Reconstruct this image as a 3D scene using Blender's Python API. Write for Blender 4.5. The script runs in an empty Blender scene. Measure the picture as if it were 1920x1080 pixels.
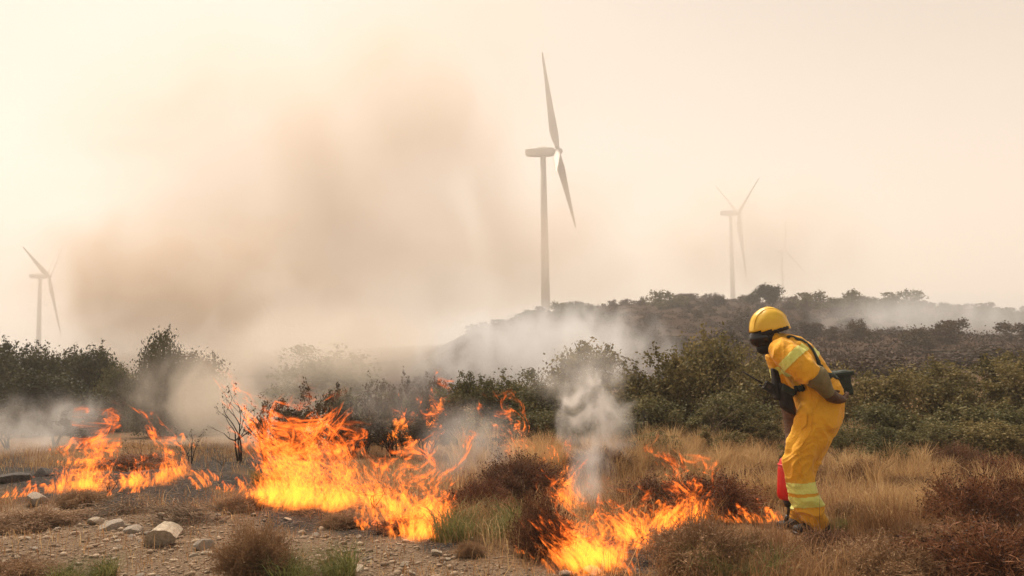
import bpy, bmesh, math, random
import numpy as np
from mathutils import Vector, Matrix, noise as mnoise
from mathutils.bvhtree import BVHTree

SC = bpy.context.scene
COL = SC.collection
R = math.radians

# ------------------------------------------------------------------ camera
F = 1500.0                      # focal length in photo pixels (1920 wide)
EYE = Vector((0, 0, 1.4))
cam_d = bpy.data.cameras.new('camera')
cam_d.sensor_width = 36.0
cam_d.lens = F / 1920 * 36
cam_d.clip_start = 0.05
cam_d.clip_end = 6000
cam_d.dof.use_dof = True
cam_d.dof.focus_distance = 6.2
cam_d.dof.aperture_fstop = 5.0
cam = bpy.data.objects.new('camera', cam_d)
CR = (Matrix.Rotation(R(90) + math.atan(100 / F), 3, 'X') @ Matrix.Rotation(-0.015, 3, 'Z'))
cam.matrix_world = Matrix.Translation(EYE) @ CR.to_4x4()
COL.objects.link(cam)
SC.camera = cam

# ------------------------------------------------------------------ sky, sun, exposure
SUN_EL, SUN_AZ = R(56), R(-28)          # azimuth from straight ahead, to the left
w = bpy.data.worlds.new('World')
SC.world = w
w.use_nodes = True
nt = w.node_tree
for n in list(nt.nodes):
    nt.nodes.remove(n)
wo = nt.nodes.new('ShaderNodeOutputWorld')
bg = nt.nodes.new('ShaderNodeBackground')
sky = nt.nodes.new('ShaderNodeTexSky')
sky.sky_type = 'NISHITA'
sky.sun_disc = False
sky.sun_elevation = SUN_EL
sky.sun_rotation = SUN_AZ
sky.dust_density = 1.2
sky.air_density = 1.0
sky.ozone_density = 0.5
bw = nt.nodes.new('ShaderNodeRGBToBW')
tint = nt.nodes.new('ShaderNodeMix'); tint.data_type = 'RGBA'; tint.blend_type = 'MULTIPLY'
tint.inputs[0].default_value = 1.0
tint.inputs[7].default_value = (1.0, 0.865, 0.755, 1)   # smoke-filled sky is cream, not blue
nt.links.new(sky.outputs[0], bw.inputs[0])
nt.links.new(bw.outputs[0], tint.inputs[6])
nt.links.new(tint.outputs[2], bg.inputs[0])
bg.inputs[1].default_value = 0.12
nt.links.new(bg.outputs[0], wo.inputs[0])

sun_d = bpy.data.lights.new('sun', 'SUN')
sun_d.energy = 3.6
sun_d.angle = R(22)
sun_d.color = (1.0, 0.85, 0.69)
sun = bpy.data.objects.new('sun', sun_d)
sdir = Vector((math.sin(SUN_AZ) * math.cos(SUN_EL), math.cos(SUN_AZ) * math.cos(SUN_EL), math.sin(SUN_EL)))
sun.rotation_euler = sdir.to_track_quat('Z', 'Y').to_euler()
sun.location = (-20, 40, 60)
COL.objects.link(sun)
vs = SC.view_settings
vs.view_transform = 'Standard'
vs.look = 'None'
vs.gamma = 1
vs.use_curve_mapping = False
vs.exposure = 0.85
cy = SC.cycles
cy.max_bounces = 6
cy.diffuse_bounces = 2
cy.glossy_bounces = 2
cy.transmission_bounces = 3
cy.volume_bounces = 2
cy.transparent_max_bounces = 40
cy.use_denoising = True
cy.sample_clamp_indirect = 4.0
cy.caustics_reflective = False
cy.caustics_refractive = False

# ------------------------------------------------------------------ pixel <-> world helpers (where things stand)
def ray(px, py):
    return CR @ Vector(((px - 960) / F, -(py - 540) / F, -1))

def unproj(px, py, depth):
    d = ray(px, py)
    return EYE + d * (depth / d.y)

CRT = CR.transposed()
def proj(p):
    v = CRT @ (Vector(p) - EYE)
    return 960 + F * v.x / -v.z, 540 - F * v.y / -v.z

def smooth(a, b, x):
    t = min(1.0, max(0.0, (x - a) / (b - a)))
    return t * t * (3 - 2 * t)

RIDGE = [(600, 660), (760, 640), (880, 616), (950, 603), (1000, 595), (1100, 583), (1200, 574), (1300, 567), (1400, 569), (1500, 570),
         (1600, 572), (1700, 575), (1800, 583), (1920, 592), (2300, 612), (2800, 640)]
def ridge_elev(u):
    x = 960 + u * F
    if x <= RIDGE[0][0]:
        return 0.0
    for (x0, y0), (x1, y1) in zip(RIDGE, RIDGE[1:]):
        if x <= x1:
            y = y0 + (y1 - y0) * (x - x0) / (x1 - x0)
            return max(0.0, (640 - 0.015 * (x - 960) - y) / F)
    return 0.0

def ground_z(x, y):
    yy = max(y, 0.5)
    u = x / yy
    z = 0.0
    wl = smooth(0.02, -0.30, u)
    dl = max(0.0, yy - 9.0)
    z -= wl * (0.075 * dl if dl < 60 else 4.5 + 3.5 * smooth(60, 400, dl))
    s = smooth(28, 165, yy)
    if yy > 25:
        e = ridge_elev(u)
        z += (e * 163 + 1.4 * (1 if e > 0 else 0)) * s * smooth(0, 0.02, e)
        z += 0.5 * mnoise.noise(Vector((x * 0.05, y * 0.05, 3))) * smooth(25, 60, yy) * 1.5
    n = mnoise.noise(Vector((x * 0.5, y * 0.5, 0))) * 0.07 + mnoise.noise(Vector((x * 1.7, y * 1.7, 5))) * 0.03
    if yy < 20:
        n += mnoise.noise(Vector((x * 5, y * 5, 9))) * 0.014
    z += n
    # low bank of gravel, near and left
    z += 0.10 * smooth(0.9, -0.4, x) * smooth(6.2, 5.2, yy) * (1 + 0.5 * mnoise.noise(Vector((x, y, 7))))
    return z

def on_ground(px, py, lo=2.5, hi=400):
    d = ray(px, py)
    d = d / d.y
    t = lo
    prev = t
    while t < hi:
        p = EYE + d * t
        if p.z < ground_z(p.x, p.y):
            a, b = prev, t
            for _ in range(14):
                m = (a + b) / 2
                q = EYE + d * m
                if q.z < ground_z(q.x, q.y): b = m
                else: a = m
            q = EYE + d * b
            return Vector((q.x, q.y, ground_z(q.x, q.y)))
        prev = t
        t *= 1.015
    q = EYE + d * hi
    return Vector((q.x, q.y, ground_z(q.x, q.y)))

def stand(px, depth):
    """a point of the ground at this depth in the column of pixel px"""
    q = unproj(px, 640, depth)
    return Vector((q.x, q.y, ground_z(q.x, q.y)))

# ------------------------------------------------------------------ object helpers
def tag(o, label=None, cat=None, group=None, kind=None):
    if label: o['label'] = label
    if cat: o['category'] = cat
    if group: o['group'] = group
    if kind: o['kind'] = kind
    return o

def empty(name, loc=(0, 0, 0), rz=0.0, scale=1.0):
    o = bpy.data.objects.new(name, None)
    o.location = loc
    o.rotation_euler = (0, 0, rz)
    o.scale = (scale,) * 3 if not hasattr(scale, '__len__') else scale
    o.empty_display_size = 0.2
    COL.objects.link(o)
    return o

def link(name, me, m=None, parent=None, loc=None):
    o = bpy.data.objects.new(name, me)
    if m is not None and not me.materials:
        me.materials.append(m)
    if parent is not None: o.parent = parent
    if loc is not None: o.location = loc
    COL.objects.link(o)
    return o

def np_mesh(name, V, Q, smooth_shade=False, uv=None):
    """mesh of equal-sided polygons from arrays"""
    V = np.asarray(V, np.float32); Q = np.asarray(Q, np.int32)
    me = bpy.data.meshes.new(name)
    n, k = Q.shape
    me.vertices.add(len(V)); me.vertices.foreach_set('co', V.ravel())
    me.loops.add(n * k); me.loops.foreach_set('vertex_index', Q.ravel())
    me.polygons.add(n)
    me.polygons.foreach_set('loop_start', np.arange(0, n * k, k, dtype=np.int32))
    me.polygons.foreach_set('loop_total', np.full(n, k, np.int32))
    if smooth_shade: me.polygons.foreach_set('use_smooth', np.ones(n, bool))
    if uv is not None:
        l = me.uv_layers.new(name='UVMap')
        l.data.foreach_set('uv', np.asarray(uv, np.float32)[Q.ravel()].ravel())
    me.update(calc_edges=True)
    me.validate()
    return me

def bm_mesh(name, bm, sm=True):
    me = bpy.data.meshes.new(name)
    bmesh.ops.recalc_face_normals(bm, faces=bm.faces)
    bm.to_mesh(me); bm.free()
    if sm:
        for p in me.polygons: p.use_smooth = True
    return me

class MB:
    """collects polygons for one mesh"""
    def __init__(s): s.v = []; s.f = []
    def tube(s, pts, rad, n=6, cap=True):
        pts = [Vector(p) for p in pts]
        base = len(s.v)
        for i, p in enumerate(pts):
            t = (pts[min(i + 1, len(pts) - 1)] - pts[max(i - 1, 0)])
            t = t.normalized() if t.length > 1e-9 else Vector((0, 0, 1))
            a = t.cross(Vector((0.13, 1, 0.07)))
            if a.length < 1e-3: a = t.cross(Vector((1, 0, 0)))
            a.normalize(); b = t.cross(a)
            r = rad[i] if hasattr(rad, '__len__') else rad
            for k in range(n):
                an = 2 * math.pi * k / n
                s.v.append(p + a * (math.cos(an) * r) + b * (math.sin(an) * r))
        for i in range(len(pts) - 1):
            for k in range(n):
                a0 = base + i * n + k; a1 = base + i * n + (k + 1) % n
                s.f.append((a0, a1, a1 + n, a0 + n))
        if cap:
            s.f.append(tuple(base + k for k in reversed(range(n))))
            s.f.append(tuple(base + (len(pts) - 1) * n + k for k in range(n)))
    def loft(s, rings, n=20, side=Vector((0, 1, 0))):
        """rings: (centre, radius across the bend plane, radius along SIDE); closed at both ends"""
        base = len(s.v)
        C = [Vector(r[0]) for r in rings]
        for i, (c, ra, rb) in enumerate([(C[i], rings[i][1], rings[i][2]) for i in range(len(C))]):
            t = (C[min(i + 1, len(C) - 1)] - C[max(i - 1, 0)]).normalized()
            b = (side - t * side.dot(t)).normalized()
            a = b.cross(t)
            for k in range(n):
                an = 2 * math.pi * k / n
                s.v.append(c + a * (math.cos(an) * ra) + b * (math.sin(an) * rb))
        for i in range(len(C) - 1):
            for k in range(n):
                a0 = base + i * n + k; a1 = base + i * n + (k + 1) % n
                s.f.append((a0, a1, a1 + n, a0 + n))
        for (i, sgn) in ((0, -1), (len(C) - 1, 1)):
            t = (C[1] - C[0]).normalized() if i == 0 else (C[-1] - C[-2]).normalized()
            m = min(rings[i][1], rings[i][2])
            s.v.append(C[i] + t * (sgn * m * 0.55)); ci = len(s.v) - 1
            for k in range(n):
                a0 = base + i * n + k; a1 = base + i * n + (k + 1) % n
                s.f.append((a1, a0, ci) if i == 0 else (a0, a1, ci))
    def box(s, c, ax, ay, az):
        c, ax, ay, az = (Vector(q) for q in (c, ax, ay, az))
        b = len(s.v)
        for i in (-1, 1):
            for j in (-1, 1):
                for k in (-1, 1):
                    s.v.append(c + ax * i + ay * j + az * k)
        for f in ((0, 1, 3, 2), (4, 6, 7, 5), (0, 4, 5, 1), (2, 3, 7, 6), (0, 2, 6, 4), (1, 5, 7, 3)):
            s.f.append(tuple(b + q for q in f))
    def mesh(s, name, sm=True):
        me = bpy.data.meshes.new(name)
        me.from_pydata([tuple(p) for p in s.v], [], s.f)
        bm = bmesh.new(); bm.from_mesh(me)
        bmesh.ops.recalc_face_normals(bm, faces=bm.faces)
        bm.to_mesh(me); bm.free()
        if sm:
            for p in me.polygons: p.use_smooth = True
        me.update()
        return me

def baked(me, mods):
    """the mesh after modifiers"""
    o = bpy.data.objects.new('bake', me); COL.objects.link(o)
    for kind, kw in mods:
        m = o.modifiers.new(kind, kind)
        for k, v in kw.items(): setattr(m, k, v)
    bpy.context.view_layer.update()
    dg = bpy.context.evaluated_depsgraph_get()
    out = bpy.data.meshes.new_from_object(o.evaluated_get(dg))
    bpy.data.objects.remove(o)
    return out

# ------------------------------------------------------------------ materials
def nodes(name):
    m = bpy.data.materials.new(name); m.use_nodes = True
    t = m.node_tree
    for n in list(t.nodes): t.nodes.remove(n)
    out = t.nodes.new('ShaderNodeOutputMaterial')
    return m, t, out

def nd(t, typ, ins=None, **kw):
    n = t.nodes.new(typ)
    for k, v in kw.items(): setattr(n, k, v)
    for k, v in (ins or {}).items():
        if hasattr(v, 'is_output'): t.links.new(v, n.inputs[k])
        else: n.inputs[k].default_value = v
    return n

def ramp(t, fac, stops, interp='LINEAR'):
    r = nd(t, 'ShaderNodeValToRGB', {0: fac})
    r.color_ramp.interpolation = interp
    e = r.color_ramp.elements
    while len(e) < len(stops): e.new(0.5)
    for el, (p, c) in zip(e, stops):
        el.position = p
        el.color = tuple(c) + (1,) if len(c) == 3 else c
    return r

def math_(t, op, a, b=None, c=None):
    ins = {0: a}
    if b is not None: ins[1] = b
    if c is not None: ins[2] = c
    return nd(t, 'ShaderNodeMath', ins, operation=op).outputs[0]

def maprange(t, v, a, b, c=0.0, d=1.0, smooth_=True):
    n = nd(t, 'ShaderNodeMapRange', {0: v, 1: a, 2: b, 3: c, 4: d})
    n.interpolation_type = 'SMOOTHSTEP' if smooth_ else 'LINEAR'
    return n.outputs[0]

def mixc(t, fac, a, b, mode='MIX'):
    n = nd(t, 'ShaderNodeMix', data_type='RGBA', blend_type=mode)
    for k, v in ((0, fac), (6, a), (7, b)):
        if hasattr(v, 'is_output'): t.links.new(v, n.inputs[k])
        else: n.inputs[k].default_value = v if not hasattr(v, '__len__') or len(v) == 4 else tuple(v) + (1,)
    return n.outputs[2]

def plant_mat(name, cols, transl=0.3, rough=0.7, patch=1.2):
    """leaves, blades and twigs: every island takes its own tone, plus broad patches"""
    m, t, out = nodes(name)
    g = nd(t, 'ShaderNodeNewGeometry')
    oi = nd(t, 'ShaderNodeObjectInfo')
    tc = nd(t, 'ShaderNodeNewGeometry')
    ns = nd(t, 'ShaderNodeTexNoise', {'Vector': tc.outputs['Position'], 'Scale': patch, 'Detail': 2.0})
    f = math_(t, 'ADD', math_(t, 'MULTIPLY', g.outputs['Random Per Island'], 0.55), math_(t, 'MULTIPLY', maprange(t, ns.outputs[0], .3, .7), 0.35))
    f = math_(t, 'ADD', f, math_(t, 'MULTIPLY', oi.outputs['Random'], 0.12))
    n = len(cols)
    r = ramp(t, f, [(0.05 + 0.9 * i / max(1, n - 1), c) for i, c in enumerate(cols)])
    d = nd(t, 'ShaderNodeBsdfPrincipled', {'Base Color': r.outputs[0], 'Roughness': rough})
    d.inputs['Specular IOR Level'].default_value = 0.25
    tr = nd(t, 'ShaderNodeBsdfTranslucent', {0: r.outputs[0]})
    mx = nd(t, 'ShaderNodeMixShader', {0: transl, 1: d.outputs[0], 2: tr.outputs[0]})
    t.links.new(mx.outputs[0], out.inputs[0])
    return m

def surf_mat(name, c0, c1, scale=8.0, rough=0.7, bump=0.3, bscale=None, spec=0.3, detail=5.0, metallic=0.0):
    m, t, out = nodes(name)
    tc = nd(t, 'ShaderNodeTexCoord')
    ns = nd(t, 'ShaderNodeTexNoise', {'Vector': tc.outputs['Object'], 'Scale': scale, 'Detail': detail})
    r = ramp(t, ns.outputs[0], [(0.3, c0), (0.7, c1)])
    b = nd(t, 'ShaderNodeBsdfPrincipled', {'Base Color': r.outputs[0], 'Roughness': rough, 'Metallic': metallic})
    b.inputs['Specular IOR Level'].default_value = spec
    if bump:
        n2 = nd(t, 'ShaderNodeTexNoise', {'Vector': tc.outputs['Object'], 'Scale': bscale or scale * 3, 'Detail': 6.0})
        bp = nd(t, 'ShaderNodeBump', {'Height': n2.outputs[0], 'Strength': bump, 'Distance': 0.02})
        t.links.new(bp.outputs[0], b.inputs['Normal'])
    t.links.new(b.outputs[0], out.inputs[0])
    return m

M = {}
M['green'] = plant_mat('evergreen_leaf', [(.03, .034, .013), (.08, .08, .03), (.15, .135, .052), (.24, .20, .09)], .3)
M['green_dark'] = plant_mat('dark_evergreen_leaf', [(.012, .016, .006), (.03, .035, .010), (.065, .062, .018), (.10, .08, .025)], .25)
M['olive'] = plant_mat('olive_leaf', [(.045, .04, .015), (.11, .095, .035), (.20, .16, .06), (.30, .23, .10)], .35)
M['scorched'] = plant_mat('scorched_leaf', [(.02, .012, .007), (.05, .032, .016), (.09, .06, .028), (.10, .09, .035)], .2)
M['hill_green'] = plant_mat('hill_scrub_leaf', [(.03, .022, .012), (.055, .035, .018), (.085, .055, .026), (.07, .065, .028)], .15, patch=.15)
M['hill_brown'] = plant_mat('burnt_scrub_leaf', [(.030, .020, .014), (.058, .036, .024), (.095, .058, .036)], .15, patch=.15)
M['pine'] = plant_mat('pine_needles', [(.02, .028, .010), (.04, .05, .016), (.07, .075, .026)], .2)
M['bark'] = surf_mat('bark', (.030, .022, .016), (.085, .06, .042), 14, .9, .6)
M['bark_grey'] = surf_mat('grey_bark', (.09, .065, .048), (.22, .17, .12), 18, .9, .5)
M['char'] = surf_mat('charred_bark', (.012, .009, .008), (.045, .034, .028), 18, .85, .5)
M['grass'] = plant_mat('dry_grass_blade', [(.28, .165, .075), (.46, .29, .135), (.60, .41, .20), (.72, .55, .32)], .42)
M['grass_brown'] = plant_mat('brown_grass_blade', [(.15, .075, .036), (.27, .14, .065), (.40, .23, .105), (.54, .36, .19)], .38)
M['grass_green'] = plant_mat('green_grass_blade', [(.06, .07, .018), (.12, .13, .035), (.20, .19, .06), (.30, .24, .10)], .35)
M['herb'] = plant_mat('dry_herb_stem', [(.06, .028, .015), (.13, .060, .030), (.21, .10, .05), (.30, .165, .085)], .2)
M['herb_tan'] = plant_mat('tan_herb_stem', [(.13, .07, .034), (.22, .125, .062), (.32, .195, .10), (.42, .28, .16)], .25)
M['herb_red'] = plant_mat('russet_herb_stem', [(.08, .030, .014), (.17, .066, .028), (.25, .105, .045), (.34, .17, .08)], .2)
M['seed'] = plant_mat('dark_seed_head', [(.02, .008, .005), (.05, .02, .010), (.09, .038, .018)], .1)
M['rock'] = surf_mat('limestone', (.36, .29, .21), (.62, .53, .41), 9, .9, .7, 30)
M['rock_grey'] = surf_mat('grey_limestone', (.28, .235, .19), (.48, .41, .33), 9, .9, .7, 30)
M['sooty'] = surf_mat('sooty_stone', (.03, .027, .025), (.12, .105, .095), 9, .9, .7, 30)
M['gravel'] = plant_mat('gravel_stone', [(.13, .09, .06), (.25, .18, .12), (.38, .285, .20), (.56, .45, .33)], 0.0, .9)
M['twig'] = surf_mat('dry_twig', (.13, .085, .055), (.34, .25, .17), 20, .9, .4)
M['white'] = surf_mat('turbine_paint', (.50, .48, .45), (.58, .56, .53), .3, .5, 0)

# ------------------------------------------------------------------ ground sheet
def ground_material():
    m, t, out = nodes('soil')
    g = nd(t, 'ShaderNodeNewGeometry')
    pos = g.outputs['Position']
    n1 = nd(t, 'ShaderNodeTexNoise', {'Vector': pos, 'Scale': 1.1, 'Detail': 6.0, 'Roughness': .62})
    n2 = nd(t, 'ShaderNodeTexNoise', {'Vector': pos, 'Scale': 22.0, 'Detail': 6.0, 'Roughness': .7})
    n3 = nd(t, 'ShaderNodeTexNoise', {'Vector': pos, 'Scale': .06, 'Detail': 6.0, 'Roughness': .65})
    vo = nd(t, 'ShaderNodeTexVoronoi', {'Vector': pos, 'Scale': 42.0})
    gravel = nd(t, 'ShaderNodeAttribute', attribute_name='gravel').outputs['Fac']
    burnt = nd(t, 'ShaderNodeAttribute', attribute_name='burnt').outputs['Fac']
    far = nd(t, 'ShaderNodeAttribute', attribute_name='far').outputs['Fac']
    soil = ramp(t, n1.outputs[0], [(.25, (.12, .068, .036)), (.5, (.22, .132, .068)), (.75, (.33, .22, .12))]).outputs[0]
    peb = mixc(t, .5, ramp(t, vo.outputs['Color'], [(.1, (.10, .068, .044)), (.9, (.34, .255, .175))]).outputs[0],
               ramp(t, n2.outputs[0], [(.3, (.11, .072, .045)), (.7, (.29, .21, .14))]).outputs[0])
    c = mixc(t, gravel, soil, peb)
    c = mixc(t, maprange(t, n2.outputs[0], .35, .7, 0, .5), c, (.07, .04, .022))
    ash = ramp(t, n2.outputs[0], [(.3, (.012, .010, .009)), (.55, (.05, .042, .036)), (.75, (.22, .19, .165))]).outputs[0]
    c = mixc(t, burnt, c, ash)
    hill = ramp(t, n3.outputs[0], [(.28, (.022, .014, .010)), (.5, (.042, .025, .016)), (.64, (.07, .042, .025)), (.78, (.15, .105, .07))]).outputs[0]
    c = mixc(t, far, c, hill)
    b = nd(t, 'ShaderNodeBsdfPrincipled', {'Base Color': c, 'Roughness': .95})
    b.inputs['Specular IOR Level'].default_value = .1
    h = math_(t, 'ADD', math_(t, 'MULTIPLY', n2.outputs[0], 1.0), math_(t, 'MULTIPLY', vo.outputs['Distance'], .6))
    bp = nd(t, 'ShaderNodeBump', {'Height': h, 'Strength': .8, 'Distance': .03})
    t.links.new(bp.outputs[0], b.inputs['Normal'])
    t.links.new(b.outputs[0], out.inputs[0])
    return m

GRAVEL_EDGE = [(-400, 952), (300, 950), (520, 965), (680, 985), (820, 1030), (900, 1046), (1060, 1062), (1200, 1085), (1500, 1130), (3000, 1200)]
def lerp_pts(tab, x):
    if x <= tab[0][0]: return tab[0][1]
    for (a, b), (c, d) in zip(tab, tab[1:]):
        if x <= c: return b + (d - b) * (x - a) / (c - a)
    return tab[-1][1]

BURN = [(180, 925, 120), (340, 922, 80), (560, 962, 100), (690, 985, 90), (1180, 1040, 110), (1090, 1066, 60), (120, 905, 130), (20, 890, 110), (300, 900, 120), (430, 900, 60), (600, 930, 120), (760, 980, 90), (820, 1015, 50), (1130, 1030, 90), (1230, 990, 60),
        (520, 860, 110), (380, 865, 100), (1320, 968, 40)]
def gravel_amount(px, py):
    return smooth(-14, 22, py - lerp_pts(GRAVEL_EDGE, px) + 14 * mnoise.noise(Vector((px * .02, py * .03, 0))))
def burn_amount(px, py):
    b = 0
    for x, y, r in BURN:
        q = math.hypot((px - x) / r, (py - y - 3) / (r * .38))
        b = max(b, smooth(1.25, .5, q + .35 * mnoise.noise(Vector((px * .02, py * .04, 4)))))
    return b

def build_ground():
    us = np.concatenate([np.linspace(-6, -1.0, 26)[:-1], np.linspace(-1.0, 1.0, 330), np.linspace(1.0, 6, 26)[1:]])
    ys = [1.2]
    while ys[-1] < 1600:
        y = ys[-1]
        ys.append(y + (0.028 if y < 9 else .05 if y < 14 else y * 0.02 if y < 200 else y * .06))
    ys = np.array(ys)
    V = []; at = []
    for y in ys:
        lim = 700 / max(y, 1)
        for u in us:
            x = max(-lim, min(lim, u)) * y if abs(u) > 1 else u * y
            V.append((x, y, ground_z(x, y)))
    V.extend([])
    nx, ny = len(us), len(ys)
    idx = np.arange(nx * ny).reshape(ny, nx)
    Q = np.stack([idx[:-1, :-1], idx[:-1, 1:], idx[1:, 1:], idx[1:, :-1]], -1).reshape(-1, 4)
    me = np_mesh('ground', V, Q, True)
    gr, bu, fa = [], [], []
    for v in V:
        if v[1] < 40:
            px, py = proj(v)
            gr.append(gravel_amount(px, py) if v[1] < 9 else 0.0)
            bu.append(burn_amount(px, py) if v[1] < 16 else 0.0)
        else:
            gr.append(0.0); bu.append(0.0)
        fa.append(smooth(16, 34, v[1]))
    for nm, a in (('gravel', gr), ('burnt', bu), ('far', fa)):
        me.attributes.new(nm, 'FLOAT', 'POINT').data.foreach_set('value', a)
    o = link('ground', me, ground_material())
    tag(o, kind='structure')
build_ground()
bg_me = np_mesh('terrain_behind', [(-30, -25, -.3), (30, -25, -.3), (14, 1.25, -.03), (-14, 1.25, -.03)], [(0, 1, 2, 3)])
tag(link('ground_behind', bg_me, bpy.data.materials['soil']), kind='structure')

# ------------------------------------------------------------------ plants
def leaf_cards(rng, C, length, width, up=0.35):
    """one small pointed leaf per centre"""
    n = len(C)
    d = rng.normal(size=(n, 3)); d[:, 2] = np.abs(d[:, 2]) * .6 + up * rng.random(n)
    d /= np.linalg.norm(d, axis=1)[:, None]
    s = np.cross(d, rng.normal(size=(n, 3))); s /= np.linalg.norm(s, axis=1)[:, None]
    L = length * (.6 + .8 * rng.random(n))[:, None]; W = width * (.6 + .8 * rng.random(n))[:, None]
    a = C - d * L * .5; b = C + s * W * .5 - d * L * .05; c = C + d * L * .5; e = C - s * W * .5 - d * L * .05
    V = np.stack([a, b, c, e], 1).reshape(-1, 3)
    Q = np.arange(n * 4).reshape(n, 4)
    return V, Q

def grow(rnd, mb, p, d, length, rad, level, tips, bend=.35, kids=(2, 4), up=.12, sides=5, shrink=.68):
    n = 4
    pts = [p.copy()]; rr = [rad]
    q = p.copy(); dd = d.normalized()
    for i in range(n):
        dd = (dd + Vector((rnd.gauss(0, bend), rnd.gauss(0, bend), rnd.gauss(0, bend * .7) + up)) * .5).normalized()
        q = q + dd * (length / n)
        pts.append(q.copy()); rr.append(rad * (1 - .5 * (i + 1) / n))
    mb.tube(pts, rr, max(3, sides), cap=(level == 0))
    if level == 0:
        tips.append((pts[-1], dd)); tips.append((pts[-2], dd))
        return
    for _ in range(rnd.randint(*kids)):
        k = rnd.choice((2, 3, 4, 4))
        nd_ = (dd + Vector((rnd.gauss(0, .75), rnd.gauss(0, .75), rnd.gauss(0.1, .5)))).normalized()
        grow(rnd, mb, pts[k], nd_, length * shrink * rnd.uniform(.75, 1.25), rr[k] * .75, level - 1, tips, bend, kids, up, sides - 1, shrink)

def plant_meshes(kind, seed, H=1.0, W=1.0, leaves=6000, leaf=.04, lw=.5, levels=2, stems=6, sparse=1.0, lobes=7, clumps=90, trunk_h=0.0, sprigs=10):
    """(wood mesh, foliage mesh) of a plant about H tall and W wide, standing on the origin"""
    rnd = random.Random(seed); rng = np.random.default_rng(seed)
    mb = MB()
    cl = []
    if kind in ('bush', 'tree'):
        L = []
        for i in range(lobes):
            a = rnd.uniform(0, 2 * math.pi); rr = rnd.uniform(.1, .36) * W
            hh = rnd.uniform(.35, .78) * (H - trunk_h) + trunk_h
            L.append((Vector((math.cos(a) * rr, math.sin(a) * rr, hh)), rnd.uniform(.17, .27) * W, rnd.uniform(.18, .30) * (H - trunk_h)))
        L.append((Vector((rnd.uniform(-.1, .1) * W, 0, H - .24 * (H - trunk_h))), .2 * W, .26 * (H - trunk_h)))
        if trunk_h < .15 * H:
            for i in range(lobes):
                a = rnd.uniform(0, 2 * math.pi); rr = rnd.uniform(.2, .42) * W
                L.append((Vector((math.cos(a) * rr, math.sin(a) * rr, .22 * H)), .17 * W, .2 * H))
        for i in range(clumps):
            c, rx, rz = rnd.choice(L)
            v = Vector((rnd.gauss(0, 1), rnd.gauss(0, 1), rnd.gauss(0, 1))).normalized() * rnd.uniform(.25, 1.0) ** .5
            p = c + Vector((v.x * rx, v.y * rx, v.z * rz))
            if p.z > .03 * H: cl.append(p)
        if trunk_h > .15 * H:
            top = Vector((rnd.gauss(0, .05) * W, rnd.gauss(0, .05) * W, trunk_h * 1.25))
            mb.tube([Vector((0, 0, -.15)), Vector((0, 0, .02 * H)), top * .5 + Vector((rnd.gauss(0, .03), 0, 0)) * W, top], [.034 * H, .026 * H, .020 * H, .016 * H], 9)
            src = top
        else:
            src = Vector((0, 0, -.05))
        for p in cl[::2]:
            m1 = src.lerp(p, .45) + Vector((rnd.gauss(0, .05) * W, rnd.gauss(0, .05) * W, .05 * H))
            m0 = src + (m1 - src) * .1
            mb.tube([m0, m1, p], [.011 * H, .007 * H, .002 * H], 4, cap=False)
        pts = []
        per = leaves // max(1, len(cl))
        for p in cl:
            k = int(per * rnd.uniform(.4, 1.6))
            s = rnd.uniform(.030, .065) * (W + H)
            g = rng.normal(size=(k, 3)) * [s, s, s * .62]
            pts.append(g + np.array(p))
        for i in range(sprigs):       # shoots that break the outline
            p = rnd.choice(sorted(cl, key=lambda q: -q.z)[:max(4, len(cl) // 3)])
            d = Vector((rnd.gauss(0, .35), rnd.gauss(0, .35), 1)).normalized()
            l = rnd.uniform(.10, .24) * H
            mb.tube([p, p + d * l], [.003 * H, .001 * H], 3, cap=False)
            t = rng.random((int(per * .35) + 5, 1))
            pts.append(np.array(p) + np.array(d) * t * l + rng.normal(size=(len(t), 3)) * .018 * H)
        P = np.concatenate(pts)
    else:                             # open shrub of forked stems, little foliage
        tips = []
        for i in range(stems):
            d = Vector((rnd.gauss(0, .32) * W / H, rnd.gauss(0, .32) * W / H, 1))
            grow(rnd, mb, Vector((rnd.gauss(0, .03), rnd.gauss(0, .03), -.05)), d, .46 * H * rnd.uniform(.75, 1.1), .018 * H, levels, tips, .34, (2, 3), .14)
        zt = max(p.z for p, _ in tips)
        sc_ = H / zt
        mb.v = [v * sc_ for v in mb.v]
        pts = []
        for p, d in tips:
            if rnd.random() > sparse: continue
            k = max(2, int(leaves / len(tips) * rnd.uniform(.3, 1.7)))
            pts.append(np.array(p * sc_) - np.array(d) * rng.random((k, 1)) * .07 * H + rng.normal(size=(k, 3)) * .028 * H)
        P = np.concatenate(pts) if pts else np.zeros((1, 3))
    V, Q = leaf_cards(rng, P, leaf, leaf * lw)
    return mb.mesh('wood'), np_mesh('foliage', V, Q)

PROTO = {}
def proto(key, **kw):
    if key not in PROTO: PROTO[key] = plant_meshes(**kw)
    return PROTO[key]

def plant(name, meshes, wood_m, leaf_m, loc, rz, scale, label, cat, group=None, wood='stem', crown='foliage'):
    o = empty(name, loc, rz, scale)
    tag(o, label, cat, group)
    w_ = bpy.data.objects.new(wood, meshes[0]); f_ = bpy.data.objects.new(crown, meshes[1])
    for q, mm in ((w_, wood_m), (f_, leaf_m)):
        if not q.data.materials: q.data.materials.append(mm)
        q.parent = o; COL.objects.link(q)
        q.material_slots[0].link = 'OBJECT'; q.material_slots[0].material = mm
    return o

def by_px(px, top, depth, H0=1.0, W0=1.0, wpx=None):
    """location and scale so that a prototype H0 tall reaches from the ground at this depth up to pixel row TOP"""
    b = stand(px, depth)
    h = unproj(px, top, depth).z - b.z
    s = h / H0
    wx = (wpx / F * depth / W0) if wpx else s
    return b, (wx, wx, s)

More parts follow.
